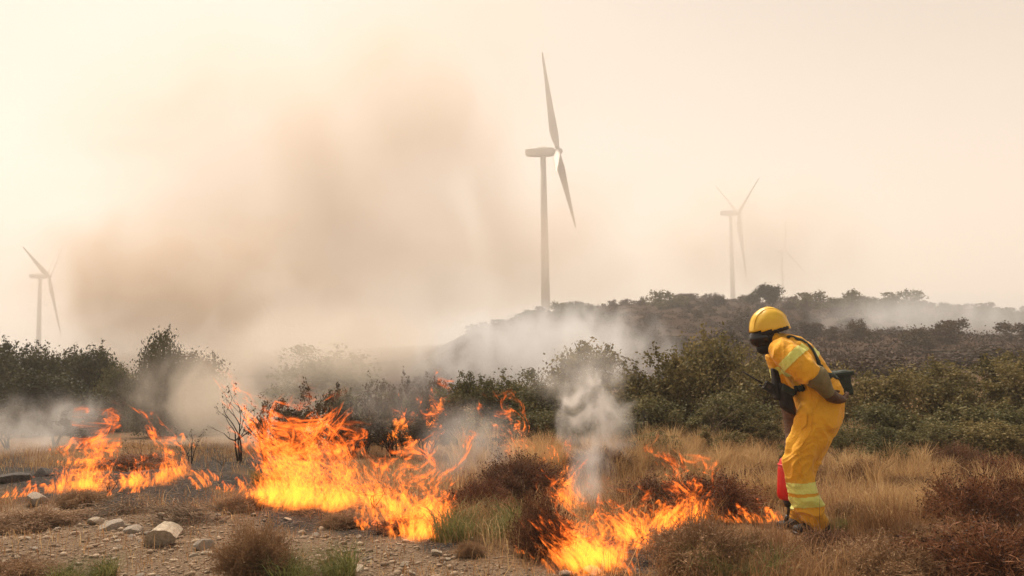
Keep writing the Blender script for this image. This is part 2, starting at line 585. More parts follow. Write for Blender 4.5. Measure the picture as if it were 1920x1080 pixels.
# shrub prototypes (unit height)
B = [proto('bush%d' % i, kind='bush', seed=20 + i, H=1, W=1.15, leaves=11000, leaf=.048, lw=.55, clumps=130, lobes=9, sprigs=16) for i in range(5)]
T = [proto('tree%d' % i, kind='tree', seed=50 + i, H=1, W=.8, leaves=15000, leaf=.036, lw=.6, clumps=170, lobes=13, trunk_h=.10, sprigs=20) for i in range(4)]
S = [proto('shrub%d' % i, kind='open', seed=80 + i, H=1, W=.75, leaves=1500, leaf=.042, lw=.6, levels=3, stems=4, sparse=.75) for i in range(5)]
SB = [proto('bare%d' % i, kind='open', seed=95 + i, H=1, W=.7, leaves=320, leaf=.034, lw=.6, levels=3, stems=3, sparse=.4) for i in range(3)]
D = [proto('dense_open%d' % i, kind='open', seed=110 + i, H=1, W=.9, leaves=5000, leaf=.042, lw=.5, levels=3, stems=6, sparse=1.0) for i in range(4)]
HS = [proto('hill%d' % i, kind='bush', seed=130 + i, H=1, W=1.3, leaves=1500, leaf=.10, lw=.6, clumps=50, lobes=6, sprigs=8) for i in range(4)]
HT = [proto('hilltree%d' % i, kind='tree', seed=140 + i, H=1, W=.85, leaves=4500, leaf=.07, lw=.6, clumps=60, lobes=7, trunk_h=.22, sprigs=8) for i in range(3)]
rs = random.Random(5)

# dark evergreen trees at the left edge of the scrub
for i, (px, top, dep, wpx, lab, m) in enumerate([
        (-25, 650, 24, 130, 'dark evergreen cut by the left edge of the photo', 'green_dark'),
        (38, 640, 26, 110, 'dark evergreen with the tallest pointed top, just left of the small turbine tower', 'green_dark'),
        (85, 662, 25, 105, 'dark evergreen standing in front of the small turbine tower', 'green_dark'),
        (135, 653, 27, 120, 'round dark evergreen just right of the small turbine tower', 'green_dark'),
        (188, 658, 26, 115, 'round evergreen at the right end of the dark tree row', 'green_dark'),
        (100, 690, 22, 150, 'low broad evergreen under the dark tree row, grey smoke at its foot', 'green_dark'),
        (222, 690, 24, 80, 'small thin evergreen between the dark tree row and the tall smoky tree', 'green')]):
    b, s = by_px(px, top, dep, 1.0, .9, wpx)
    plant('evergreen_tree', T[i % 4], M['bark'], M[m], b, rs.uniform(0, 6), s, lab, 'tree', 'evergreen trees at the left', 'trunk', 'crown')
for i, (px, top, dep, wpx, lab, m) in enumerate([
        (292, 622, 20, 78, 'tall ragged tree rising out of the smoke, highest on the left', 'green_dark'),
        (365, 664, 21, 120, 'round grey tree veiled by smoke, right of the tall ragged tree', 'scorched'),
        (335, 690, 20.5, 90, 'low grey tree between the tall ragged tree and the round one', 'scorched')]):
    b, s = by_px(px, top, dep, 1.0, .8, wpx)
    plant('smoky_tree', T[(i + 1) % 4], M['bark'], M[m], b, rs.uniform(0, 6), s, lab, 'tree', None, 'trunk', 'crown')
b, s = by_px(605, 655, 42, 1.0, 1.15, 190)
plant('evergreen_bush', B[2], M['bark'], M['green'], b, 1.0, s, 'large round bush almost lost in the beige smoke behind the burning shrubs', 'bush')

# scorched shrubs and bare stems around the fire front
for i, (px, top, dep, wpx, kind, lab) in enumerate([
        (110, 745, 14, 70, 'S', 'thin scorched shrub in grey smoke at the far left'),
        (20, 760, 15, 80, 'S', 'scorched shrub at the left edge under the dark evergreens'),
        (160, 770, 13.5, 90, 'D', 'low pale green shrub behind the left fire, in smoke'),
        (265, 805, 10.5, 55, 'B', 'small bare shrub just right of the left fire peak'),
        (360, 800, 10.5, 50, 'B', 'small bare charred shrub below the round smoky tree'),
        (448, 712, 10.2, 90, 'B', 'tall bare forked shrub standing alone left of the big fire'),
        (500, 742, 9.8, 75, 'S', 'crooked shrub with dark leaf tufts left of the big fire'),
        (570, 748, 10.6, 80, 'D', 'leafy scorched shrub above the left end of the big fire'),
        (540, 735, 11.5, 60, 'B', 'thin bare shrub behind the leafy one at the big fire'),
        (624, 706, 11.4, 60, 'S', 'shrub with two leaf tufts like a fork, behind the big fire top'),
        (690, 716, 11.2, 80, 'S', 'round topped scorched shrub right of the forked one'),
        (716, 700, 11.8, 45, 'S', 'slim tall shrub beside the round topped scorched shrub'),
        (752, 690, 11.6, 45, 'S', 'slimmest tall scorched shrub in the middle of the burning row'),
        (792, 694, 11.8, 70, 'S', 'leaning scorched shrub with a dense wedge shaped top'),
        (735, 770, 10.4, 100, 'D', 'leafy shrub with flames in it, right above the big fire'),
        (660, 775, 10.6, 90, 'D', 'low scorched shrub right behind the big fire peak'),
        (800, 760, 10.2, 90, 'D', 'low scorched shrub at the right end of the burning row'),
        (530, 880, 7.4, 60, 'B', 'charred stems standing in the left end of the big fire'),
        (610, 885, 7.2, 60, 'B', 'charred stems standing in the middle of the big fire'),
        (700, 900, 6.9, 60, 'B', 'charred stems standing in the dip of the big fire'),
        (790, 930, 6.6, 50, 'B', 'charred stems standing in the right end of the big fire'),
        (1180, 975, 5.4, 60, 'B', 'charred stems standing in the right fire'),
        (210, 880, 7.8, 50, 'B', 'charred stems standing in the left fire'),
        (845, 708, 11.9, 40, 'S', 'thin upright shrub at the right end of the burning row'),
        (665, 735, 10.9, 45, 'B', 'thin bare stems between the forked and the round topped shrub'),
        (420, 845, 9.6, 36, 'B', 'tiny charred shrub left of the tall bare forked shrub')]):
    ms = {'S': S, 'B': SB, 'D': D}[kind]
    b, s = by_px(px, top, dep, 1.0, .8, wpx)
    plant('scorched_shrub', ms[i % len(ms)], M['char'], M['scorched'], b, rs.uniform(0, 6), s, lab, 'shrub', 'scorched shrubs along the fire')

# green bushes, middle and right
for i, (px, top, dep, wpx, proto_l, m, lab) in enumerate([
        (850, 700, 11.6, 110, D, 'green', 'spiky green shrub right of the burning row'),
        (905, 705, 12.0, 130, D, 'green', 'grey green shrub behind the floating orange flames'),
        (962, 700, 12.4, 140, B, 'green', 'low green bush left of the smoky round bush'),
        (880, 775, 10.4, 130, D, 'green', 'low shrub in thin smoke left of the floating flames'),
        (1010, 715, 11.8, 130, B, 'green', 'low bush touching the left side of the smoky round bush'),
        (1085, 650, 13.0, 185, B, 'olive', 'round olive bush behind the white smoke column'),
        (1052, 760, 11.0, 130, B, 'green', 'dark low bush at the foot of the smoky round bush'),
        (1172, 682, 12.0, 60, S, 'olive', 'small spiky sapling left of the biggest bush'),
        (1232, 662, 11.6, 175, B, 'olive', 'biggest green bush, its left rounded half'),
        (1318, 636, 12.0, 170, B, 'olive', 'tallest green bush with a shoot on top, left of the firefighter'),
        (1200, 745, 10.8, 130, B, 'green', 'dark bush under the left half of the biggest bush'),
        (1290, 745, 10.6, 150, D, 'green', 'bush with bare grey twigs in front of the tallest bush'),
        (1405, 655, 13.0, 120, B, 'olive', 'olive bush right in front of the firefighter face'),
        (1380, 735, 10.8, 140, B, 'green', 'dark bush below the radio antenna'),
        (1345, 800, 9.4, 110, D, 'olive', 'low brownish shrub in front of the bushes left of the firefighter'),
        (1440, 770, 10.0, 110, D, 'olive', 'scrubby shrub just left of the firefighter thighs'),
        (1600, 682, 11.5, 150, B, 'olive', 'bush right behind the dark waist bag'),
        (1672, 692, 11.2, 150, D, 'olive', 'olive shrub second to the right of the waist bag'),
        (1745, 680, 12.5, 190, B, 'olive', 'broad olive bush in the middle of the right scrub'),
        (1830, 684, 11.6, 170, D, 'olive', 'yellowish shrub on the right with pale twigs'),
        (1900, 668, 12.5, 170, B, 'olive', 'bush cut by the right edge of the photo'),
        (1640, 748, 9.8, 150, B, 'green', 'low dark green bush behind the golden grass patch'),
        (1720, 755, 9.6, 160, D, 'green', 'grey leaved shrub right of the golden grass patch'),
        (1800, 758, 9.6, 170, B, 'green', 'dark green low bush in the right scrub'),
        (1885, 752, 9.4, 170, D, 'green', 'low shrub at the right edge above the dry grass'),
        (1568, 800, 8.6, 70, D, 'green', 'small shrub just behind the firefighter knees'),
        (1690, 815, 9.2, 90, D, 'scorched', 'small grey brown shrub at the foot of the golden grass patch'),
        (1765, 820, 9.0, 90, D, 'green', 'small dark shrub among grass on the right'),
        (1640, 800, 8.6, 110, B, 'green', 'low round bush right of the firefighter at knee height'),
        (1740, 795, 8.8, 140, D, 'green', 'wide low grey shrub in the middle of the right grass'),
        (1850, 790, 8.8, 150, B, 'olive', 'wide low bush in front of the right scrub'),
        (1920, 800, 8.4, 120, D, 'olive', 'low shrub cut by the right edge at grass height'),
        (1480, 815, 8.2, 80, D, 'olive', 'low shrub behind the front of the firefighter legs'),
        (1240, 810, 9.2, 120, D, 'green', 'low shrub fronting the biggest bush, right of the white smoke'),
        (930, 790, 9.8, 120, D, 'scorched', 'scorched low shrub under the floating orange flames'),
        (640, 735, 12.6, 90, B, 'green', 'dark green bush behind the forked scorched shrub'),
        (735, 728, 12.8, 110, B, 'green', 'dark green bush behind the slim scorched shrubs'),
        (815, 722, 12.4, 100, B, 'scorched', 'brown green bush behind the leaning scorched shrub'),
        (540, 768, 12.0, 90, B, 'scorched', 'brown green bush behind the left end of the big fire')]):
    b, s = by_px(px, top, dep, 1.0, 1.1, wpx)
    plant('evergreen_bush', proto_l[i % len(proto_l)], M['bark_grey'] if proto_l is D else M['bark'], M[m], b, rs.uniform(0, 6), s, lab, 'bush', 'green bushes behind the fire')
# dead twiggy shrub in front of the tall bush
b, s = by_px(1330, 738, 10.2, 1.0, .8, 80)
plant('dead_shrub', SB[1], M['bark_grey'], M['olive'], b, 2.0, s, 'pale leafless dead shrub in front of the tallest green bush', 'shrub')

# russet scrub line between the bushes and the hill
for i, (px, top, dep, wpx) in enumerate([(1565, 672, 26, 100), (1615, 668, 28, 110), (1660, 670, 27, 110), (1710, 680, 29, 120), (1790, 668, 34, 120), (1850, 655, 38, 150), (1915, 650, 36, 140),
                                         (1480, 668, 28, 120), (1760, 655, 45, 130)]):
    b, s = by_px(px, top, dep, 1.0, 1.3, wpx)
    plant('russet_bush', HS[i % 4], M['bark'], M['hill_brown' if i < 6 else 'hill_green'], b, rs.uniform(0, 6), s,
          'rust brown bush in the dry line between green scrub and hill' if i < 6 else 'brownish green bush at the foot of the hill', 'bush',
          'rust brown bushes' if i < 6 else 'brownish bushes at the hill foot')

# the hill: trees one can tell apart, then scrub
for i, (px, top, dep, wpx, m, lab) in enumerate([
        (1445, 537, 104, 41, 'pine', 'umbrella shaped dark pine on the ridge above the helmet'),
        (1415, 549, 110, 27, 'pine', 'small tree on the ridge left of the umbrella shaped pine'),
        (1345, 557, 110, 38, 'hill_brown', 'dark burnt tree with bare trunk standing on the hill'),
        (1240, 543, 116, 36, 'green', 'rounded tree highest on the left part of the ridge'),
        (1275, 552, 116, 27, 'green', 'small tree just right of the rounded ridge tree'),
        (1060, 566, 116, 32, 'green', 'hazy tree on the ridge right of the big turbine tower'),
        (1100, 570, 116, 32, 'green', 'hazy low tree second right of the big turbine tower'),
        (985, 580, 116, 32, 'green', 'hazy tree on the ridge left of the big turbine tower'),
        (1515, 547, 110, 41, 'green', 'rounded tree on the ridge right above the firefighter back'),
        (1600, 542, 120, 36, 'green', 'pale hazy domed tree on the middle of the right ridge'),
        (1567, 556, 116, 32, 'green', 'low hazy tree left of the pale domed tree'),
        (1692, 545, 116, 46, 'green', 'broad flat topped hazy tree on the right ridge'),
        (1640, 560, 116, 32, 'green', 'low hazy tree between the domed and the flat topped tree'),
        (1850, 574, 116, 33, 'green', 'hazy tree pair member on the far right ridge'),
        (1880, 577, 116, 28, 'green', 'hazy tree on the ridge nearest the right edge'),
        (1772, 566, 116, 20, 'green', 'small pointed hazy tree on the falling right ridge'),
        (1600, 598, 80, 48, 'pine', 'green round pine standing alone on the hillside'),
        (1866, 612, 85, 60, 'hill_green', 'dark tree on the hillside near the right edge'),
        (1735, 598, 100, 30, 'hill_green', 'small dark tree on the hillside right of the lone pine')]):
    b, s = by_px(px, top, dep, 1.0, .85, wpx)
    plant('hill_tree', (HT if m == 'pine' or i == 2 else HS)[i % 3], M['bark'], M[m], b, rs.uniform(0, 6), s, lab, 'tree', 'trees on the hill', 'trunk', 'crown')
rh = random.Random(77)
n_hill = 0
while n_hill < 285:
    px = rh.uniform(880, 1990); dep = rh.uniform(42, 162) if rh.random() < .8 else rh.uniform(150, 165)
    b = stand(px, dep)
    h = rh.uniform(.55, 1.5) * (1.25 if dep > 140 else 1)
    wd = rh.uniform(.8, 1.5)
    burnt = rh.random() < .55
    plant('hill_shrub', HS[n_hill % 4], M['bark'], M['hill_brown' if burnt else 'hill_green'], b - Vector((0, 0, .1)), rh.uniform(0, 6), (h * wd, h * wd, h),
          'burnt brown shrub among many on the hazy hillside' if burnt else 'dull green shrub among many on the hazy hillside', 'shrub',
          'burnt shrubs on the hillside' if burnt else 'dull green shrubs on the hillside')
    n_hill += 1

def hill_scrub():
    rng = np.random.default_rng(9); C = []
    for _ in range(3600):
        px = rng.uniform(780, 2000); dep = 24 + 140 * rng.random()
        q = stand(px, dep)
        if mnoise.noise(Vector((q.x * .06, q.y * .06, 2))) < -.28: continue
        r = rng.uniform(.3, .8); h = r * rng.uniform(.5, 1.1)
        g = rng.normal(size=(46, 3)) * [r * .5, r * .5, h * .35]; g[:, 2] = np.abs(g[:, 2])
        C.append(g + np.array(q))
    V, Q = leaf_cards(rng, np.concatenate(C), .20, .10)
    tag(link('hill_scrub', np_mesh('hill_scrub', V, Q), M['hill_brown']), 'low burnt scrub covering the hillside', 'scrub', kind='stuff')
hill_scrub()

# ------------------------------------------------------------------ grass and herbs
def blades(seed, P, h, wdt, lean=.35, wind=(0, 0)):
    rng = np.random.default_rng(seed)
    n = len(P)
    P = np.asarray(P, np.float64)
    a = rng.random(n) * 2 * np.pi
    s = np.stack([np.cos(a), np.sin(a), np.zeros(n)], 1)
    hh = (h * (.5 + rng.random(n)))[:, None] if np.ndim(h) == 0 else (np.asarray(h) * (.5 + rng.random(n)))[:, None]
    ln = rng.normal(size=(n, 3)) * lean; ln[:, 2] = 0; ln[:, 0] += wind[0]; ln[:, 1] += wind[1]
    w_ = (wdt * (.6 + .8 * rng.random(n)))[:, None]
    up = np.array([0, 0, 1.0])
    p0 = P - up * .02
    p1 = P + (up * .55 + ln * .35) * hh
    p2 = P + (up * (.95 - .2 * np.abs(ln).sum(1, keepdims=True).clip(0, 2)) + ln * 1.0) * hh
    V = np.stack([p0 - s * w_, p0 + s * w_, p1 - s * w_ * .7, p1 + s * w_ * .7, p2 - s * w_ * .18, p2 + s * w_ * .18], 1).reshape(-1, 3)
    b = np.arange(n)[:, None] * 6
    Q = np.concatenate([b + [0, 1, 3, 2], b + [2, 3, 5, 4]], 1).reshape(-1, 4)
    return V, Q

def scatter_grass():
    rg = random.Random(3)
    sets = {'grass': ([], []), 'grass_brown': ([], [])}
    tries = 0
    tot = 0
    while tot < 105000 and tries < 900000:
        tries += 1
        y = 3.4 + 12.5 * rg.random() ** 1.25
        x = rg.uniform(-.74, .74) * y
        cl = mnoise.noise(Vector((x * 1.6, y * 1.6, 11))) * .5 + .5
        cl2 = mnoise.noise(Vector((x * 5, y * 5, 21))) * .5 + .5
        px = 960 + F * x / y; py = 640 - .015 * (px - 960) + 1.4 / y * F
        g = gravel_amount(px, py)
        bu = burn_amount(px, py)
        dens = (.25 + .9 * cl) * (.35 + .9 * cl2)
        dens *= (1 - .84 * g) * (1 - .93 * bu)
        if px < 1100: dens *= .62
        if 1462 < px < 1580 and 978 < py < 1040: dens *= .12
        if 1335 < px < 1485 and 962 < py < 1035: dens *= .12
        if 1590 < px and py < 855: dens *= .5
        if rg.random() > dens: continue
        z = ground_z(x, y)
        h = .10 + .17 * cl * cl2 * 1.6
        if px > 1050 and py < 900: h *= 1.0
        if px < 850: h *= .55
        if g > .5: h *= .7
        brown = (smooth(940, 1010, py) * smooth(1000, 1350, px) * .65 + .38 + (.3 if px < 900 else 0))
        k = 'grass_brown' if rg.random() < brown else 'grass'
        sets[k][0].append((x, y, z)); sets[k][1].append(h)
        tot += 1
    for i, (k, (P, h)) in enumerate(sets.items()):
        V, Q = blades(i, P, np.array(h), .0021, .38, (-.04, 0))
        o = link('dry_grass' if k == 'grass' else 'brown_grass', np_mesh(k, V, Q), M[k])
        tag(o, 'golden dry grass growing over the ground' if k == 'grass' else 'short brown dry grass growing over the ground', 'grass', kind='stuff')
scatter_grass()

def tuft_mesh(seed, n, r, h, wdt=.003, lean=.45):
    rng = np.random.default_rng(seed)
    a = rng.random(n) * 2 * np.pi; q = np.sqrt(rng.random(n)) * r
    P = np.stack([np.cos(a) * q, np.sin(a) * q, np.zeros(n)], 1)
    V, Q = blades(seed, P, h, wdt, lean)
    return np_mesh('grass_tuft', V, Q)

TUFTS = [tuft_mesh(300 + i, 420, .16, .21, .0022, .36) for i in range(3)]
rt = random.Random(8)
tuft_spots = []
for k in range(90):
    px, py = rt.choice([(rt.uniform(1150, 1440), rt.uniform(836, 905)), (rt.uniform(1590, 1920), rt.uniform(835, 930)), (rt.uniform(1590, 1690), rt.uniform(812, 850)),
                        (rt.uniform(850, 1130), rt.uniform(850, 900)), (rt.uniform(1240, 1900), rt.uniform(930, 1010))])
    if 1330 < px < 1490 and py > 940: continue
    tuft_spots.append((px, py, rt.uniform(.7, 1.35)))
for i, (px, py, s) in enumerate(tuft_spots):
    o = link('grass_tuft', TUFTS[i % 3], M['grass'], None, on_ground(px, py))
    o.rotation_euler = (0, 0, rt.uniform(0, 6)); o.scale = (s, s, s * rt.uniform(.8, 1.3))
    tag(o, 'golden tuft of tall dry grass among others like it', 'grass tuft', 'golden grass tufts')
GT = [tuft_mesh(320 + i, 700, .2, .16, .0022, .55) for i in range(2)]
for i, (px, py, s, sz, lab) in enumerate([
        (905, 1006, 1.5, .85, 'broad green grassy mound left of the dark seed head shrub'),
        (590, 1084, 1.1, .8, 'green grass tuft at the bottom edge left of centre'),
        (1385, 1084, 1.2, .9, 'green grass tuft at the bottom edge near the right fire'),
        (1565, 992, .5, .9, 'dark green tuft right behind the firefighter boot'),
        (500, 905, .7, 1.3, 'green shrubby tuft at the left side of the big fire'),
        (160, 1085, .8, .7, 'small green tuft at the bottom left edge'),
        (850, 1010, .8, 1.1, 'small green tuft right of the big fire base')]):
    o = link('green_tuft', GT[i % 2], M['grass_green'], None, on_ground(px, py))
    o.scale = (s, s, s * sz)
    tag(o, lab, 'grass tuft')

def herb_meshes(seed, n, w_, h, head=True):
    """dome of fine stems fanning from the root, with seed heads at the tips"""
    rng = np.random.default_rng(seed)
    a = rng.random(n) * 2 * np.pi; th = np.arccos(1 - rng.random(n) * .93) * .98
    l = 1 - .42 * rng.random(n) ** 1.5 + .10 * rng.normal(size=n) * (rng.random(n) < .25)
    T_ = np.stack([np.sin(th) * np.cos(a) * w_ * l, np.sin(th) * np.sin(a) * w_ * l, np.cos(th) * h * l + .03], 1)
    lump = 1 + .20 * np.sin(a * 3 + seed) * np.sin(th * 4) + .14 * np.sin(a * 7 + seed * 2)
    T_ *= lump[:, None]
    B0 = T_ * np.array([.22, .22, 0]) + rng.normal(size=(n, 3)) * np.array([.02, .02, 0])
    M0 = (B0 + T_) * .5 + rng.normal(size=(n, 3)) * .03 + np.array([0, 0, .04])
    s = rng.normal(size=(n, 3)); s /= np.linalg.norm(s, axis=1)[:, None]
    wd = .0013 + .0013 * rng.random((n, 1))
    V = np.stack([B0 - s * wd, B0 + s * wd, M0 - s * wd, M0 + s * wd, T_ - s * wd * .6, T_ + s * wd * .6], 1).reshape(-1, 3)
    b = np.arange(n)[:, None] * 6
    Q = np.concatenate([b + [0, 1, 3, 2], b + [2, 3, 5, 4]], 1).reshape(-1, 4)
    # side twiglets
    k = n * 2
    src = rng.integers(0, n, k); tt = rng.random((k, 1)) * .55 + .4
    p = M0[src] * (1 - tt) + T_[src] * tt
    V2, Q2 = leaf_cards(rng, p + rng.normal(size=(k, 3)) * .012, .05, .004, .8)
    stems = np_mesh('herb', np.concatenate([V, V2]), np.concatenate([Q, Q2 + len(V)]))
    pt = np.concatenate([T_ + rng.normal(size=(n, 3)) * .006, p[: n // 2]])
    V3, Q3 = leaf_cards(rng, pt, .012, .010)
    return stems, np_mesh('seed_heads', V3, Q3)

HB = [herb_meshes(400 + i, 2600, .34, .30) for i in range(4)]
for i, (px, py, wpx, hpx, m, lab) in enumerate([
        (1015, 1040, 120, 105, 'herb', 'dark brown domed shrub with black seed heads left of the right fire'),
        (905, 960, 130, 55, 'herb_red', 'low russet mound behind the green grassy mound'),
        (975, 930, 170, 70, 'herb', 'dim purplish brown mound under the floating flames'),
        (1340, 965, 190, 70, 'herb_red', 'broad brown mound behind the right flames, left of the firefighter'),
        (1230, 955, 170, 55, 'herb', 'low brown mound behind the right fire'),
        (1320, 1072, 230, 85, 'herb_tan', 'wide grey brown mound right of the right fire at the bottom'),
        (1450, 1072, 180, 46, 'herb_tan', 'low grey brown mound in front of the firefighter'),
        (1825, 1000, 200, 100, 'herb_red', 'russet domed shrub on the right with seed heads'),
        (1915, 985, 140, 90, 'herb_red', 'russet domed shrub cut by the right edge'),
        (1870, 1100, 330, 110, 'herb_red', 'large russet mound filling the bottom right corner'),
        (1660, 1095, 240, 75, 'herb_tan', 'low tan mound at the bottom edge below the firefighter'),
        (1560, 1050, 160, 50, 'herb', 'brown mound below the firefighter boots'),
        (478, 1080, 150, 90, 'herb_tan', 'round tan brush at the bottom left of centre'),
        (760, 996, 120, 28, 'herb_red', 'charring russet mound at the foot of the big fire'),
        (640, 985, 100, 22, 'herb_tan', 'small dry mound in front of the big fire'),
        (880, 1040, 60, 24, 'herb_tan', 'small brown mound right of the fire tip'),
        (60, 985, 200, 26, 'herb_tan', 'flat tan brush at the left edge below the grey boulder'),
        (150, 948, 100, 28, 'herb_tan', 'tan brush beside the grey boulder'),
        (20, 1085, 160, 34, 'herb_tan', 'tan brush in the bottom left corner'),
        (450, 955, 110, 24, 'herb_tan', 'thin tan brush left of the big fire base'),
        (1760, 945, 120, 45, 'herb_tan', 'small tan mound left of the russet domed shrub'),
        (250, 880, 160, 26, 'herb_red', 'russet mound burning under the left fire'),
        (1130, 890, 140, 45, 'herb', 'brown mound right of the white smoke column foot'),
        (1700, 935, 120, 40, 'herb_tan', 'low tan mound behind the pale rocks right of the firefighter'),
        (1625, 905, 90, 40, 'herb', 'small brown mound in the grass right of the firefighter knee'),
        (1880, 915, 150, 55, 'herb_red', 'russet mound at the right edge behind the domed shrubs'),
        (1790, 880, 120, 45, 'herb', 'brown mound in the middle of the right grass'),
        (1270, 890, 110, 36, 'herb_tan', 'tan mound in the grass behind the right fire'),
        (1190, 865, 100, 34, 'herb_tan', 'small tan mound right of the white smoke'),
        (1425, 920, 100, 40, 'herb', 'small brown mound left of the drip torch tank'),
        (1600, 975, 90, 34, 'herb_tan', 'small tan mound behind the boot of the firefighter'),
        (1740, 1035, 170, 50, 'herb_tan', 'tan mound between the low rocks and the bottom right corner'),
        (1500, 900, 90, 40, 'herb_tan', 'tan mound right behind the drip torch')]):
    b = on_ground(px, py)
    k = b.y / F
    st, sd = HB[i % 4]
    sx = wpx * k / 2 / .34; sz = hpx * k / .31
    plant('dry_herb_mound', (st, sd), M[m], M['herb_tan' if m == 'herb_tan' else 'seed'], b - Vector((0, 0, .01)), rs.uniform(0, 6), (sx, sx, sz), lab, 'dry shrub', 'dry herb mounds', 'stems', 'seed_heads')

# pale thistle heads, bottom right
def thistle_meshes(seed):
    rnd = random.Random(seed); rng = np.random.default_rng(seed)
    mb = MB(); C = []
    for i in range(5):
        t = Vector((rnd.gauss(0, .05), rnd.gauss(0, .05), rnd.uniform(.22, .34)))
        mb.tube([Vector((0, 0, -.02)), t * .5 + Vector((rnd.gauss(0, .01), 0, 0)), t], [.0022, .0018, .0014], 5)
        g = rng.normal(size=(90, 3)); g /= np.linalg.norm(g, axis=1)[:, None]
        C.append(np.array(t) + g * [.012, .012, .013])
    V, Q = leaf_cards(rng, np.concatenate(C), .012, .004)
    return mb.mesh('thistle_stems'), np_mesh('thistle_heads', V, Q)
TH = [thistle_meshes(500 + i) for i in range(3)]
for i in range(16):
    px, py = rt.uniform(1690, 1925), rt.uniform(1075, 1120)
    plant('thistle', TH[i % 3], M['herb_tan'], M['herb_tan'], on_ground(px, py), rt.uniform(0, 6), rt.uniform(.6, 1.0),
          'pale dry thistle with round heads among the russet mounds', 'thistle', 'dry thistles at the bottom right', 'stem', 'flower_heads')

# ------------------------------------------------------------------ stones
def rock_mesh(seed, flat=.6, cuts=4, rough=.22):
    bm = bmesh.new()
    bmesh.ops.create_icosphere(bm, subdivisions=3, radius=1)
    rnd = random.Random(seed)
    off = Vector((rnd.uniform(0, 50),) * 3)
    planes = [(Vector((rnd.gauss(0, 1), rnd.gauss(0, 1), rnd.gauss(0, .8))).normalized(), rnd.uniform(.45, .8)) for _ in range(cuts + 5)]
    for v in bm.verts:
        p = v.co.normalized()
        r = 1 + rough * mnoise.noise(p * 1.6 + off) + .07 * mnoise.noise(p * 6 + off)
        q = p * r
        for n, d in planes:
            e = q.dot(n) - d
            if e > 0: q -= n * e * .92
        v.co = Vector((q.x, q.y, q.z * flat))
    me = bm_mesh('rock', bm, False)
    return me
RK = [rock_mesh(600 + i, .62 if i % 2 else .8) for i in range(6)]
def rock(px, py, wpx, hpx, lab, i, m='rock', group=None, sink=.3):
    b = on_ground(px, py)
    k = b.y / F
    o = link('rock', RK[i % 6], None, None, b + Vector((0, 0, hpx * k * (.5 - sink))))
    if not o.data.materials: o.data.materials.append(M['rock'])
    o.material_slots[0].link = 'OBJECT'; o.material_slots[0].material = M[m]
    o.scale = (wpx * k * .62, wpx * k * .55, hpx * k * .8)
    o.rotation_euler = (rs.uniform(-.2, .2), rs.uniform(-.2, .2), rs.uniform(0, 6))
    tag(o, lab, 'rock', group)
    return o
for i, (px, py, w_, h_, lab, m) in enumerate([
        (72, 945, 42, 30, 'rounded grey boulder at the left among dry brush', 'rock_grey'),
        (100, 965, 22, 16, 'small grey rock right below the rounded boulder', 'rock_grey'),
        (180, 982, 32, 15, 'flat pale slab left of the brushwood heaps', 'rock'),
        (212, 990, 44, 22, 'grey brown rock right of the flat pale slab', 'rock_grey'),
        (160, 972, 24, 12, 'small pale slab behind the flat pale slab', 'rock'),
        (125, 972, 28, 10, 'thin flat stone left of the small pale slab', 'rock'),
        (250, 1000, 34, 20, 'reddish brown rock left of the big pale rock', 'rock_grey'),
        (305, 972, 18, 18, 'small pale block standing behind the big pale rock', 'rock'),
        (382, 1028, 34, 22, 'pale brown rock right of the big pale rock', 'rock_grey'),
        (670, 1070, 34, 16, 'pale stone at the bottom edge under the big fire', 'rock'),
        (545, 1070, 34, 18, 'brown stone beside the round tan brush', 'rock_grey'),
        (1110, 1073, 36, 14, 'flat warm stone under the right fire', 'rock'),
        (1060, 1078, 28, 14, 'pale stone left of the right fire at the bottom edge', 'rock_grey'),
        (1680, 952, 30, 18, 'pale rock in the grass right of the firefighter', 'rock_grey'),
        (1672, 962, 18, 10, 'smaller pale rock in front of the rock right of the firefighter', 'rock_grey'),
        (1625, 1003, 34, 16, 'pale rock low in the grass right of the boot', 'rock_grey'),
        (1665, 1002, 24, 14, 'small pale rock right of the low one by the boot', 'rock_grey'),
        (1395, 900, 48, 16, 'long pale flat rock on the brown mound left of the firefighter', 'rock_grey'),
        (820, 1040, 22, 14, 'small white stone right of the big fire tip', 'rock'),
        (1460, 1048, 30, 12, 'pale stone in the brown grass below the drip torch', 'rock_grey'),
        (1295, 1080, 40, 14, 'flat grey stone at the bottom edge by the green tuft', 'rock_grey'),
        (30, 900, 60, 22, 'sooty grey rock at the left edge behind the fire', 'sooty'),
        (85, 892, 40, 20, 'dark sooty rock left of the left fire', 'sooty')]):
    rock(px, py, w_, h_, lab, i, m)
# the big pale rock: flat slanted top, dark undercut side
bm = bmesh.new()
prof = [(-.5, -.15), (-.47, .18), (-.22, .46), (.06, .5), (.30, .34), (.52, .12), (.46, -.06), (.16, -.30), (-.18, -.46), (-.46, -.42)]
vs_f = [bm.verts.new((x + .10 * (z), -.30 - .22 * z, z)) for x, z in prof]
vs_b = [bm.verts.new((x * .8 + .12, .42, z * .7)) for x, z in prof]
bm.faces.new(vs_f); bm.faces.new(list(reversed(vs_b)))
for i in range(len(prof)):
    j = (i + 1) % len(prof)
    bm.faces.new((vs_f[i], vs_f[j], vs_b[j], vs_b[i]))
bmesh.ops.subdivide_edges(bm, edges=bm.edges[:], cuts=3, use_grid_fill=True)
bmesh.ops.triangulate(bm, faces=bm.faces[:])
for v in bm.verts:
    v.co += Vector((mnoise.noise(v.co * 3), mnoise.noise(v.co * 3 + Vector((9, 0, 0))), mnoise.noise(v.co * 3 + Vector((0, 9, 0))))) * .06
bp = on_ground(304, 1022)
big = link('rock', bm_mesh('big_rock', bm, False), M['rock'], None, bp + Vector((0, 0, .065)))
big.scale = (.21, .2, .17); big.rotation_euler = (R(16), R(8), R(12))
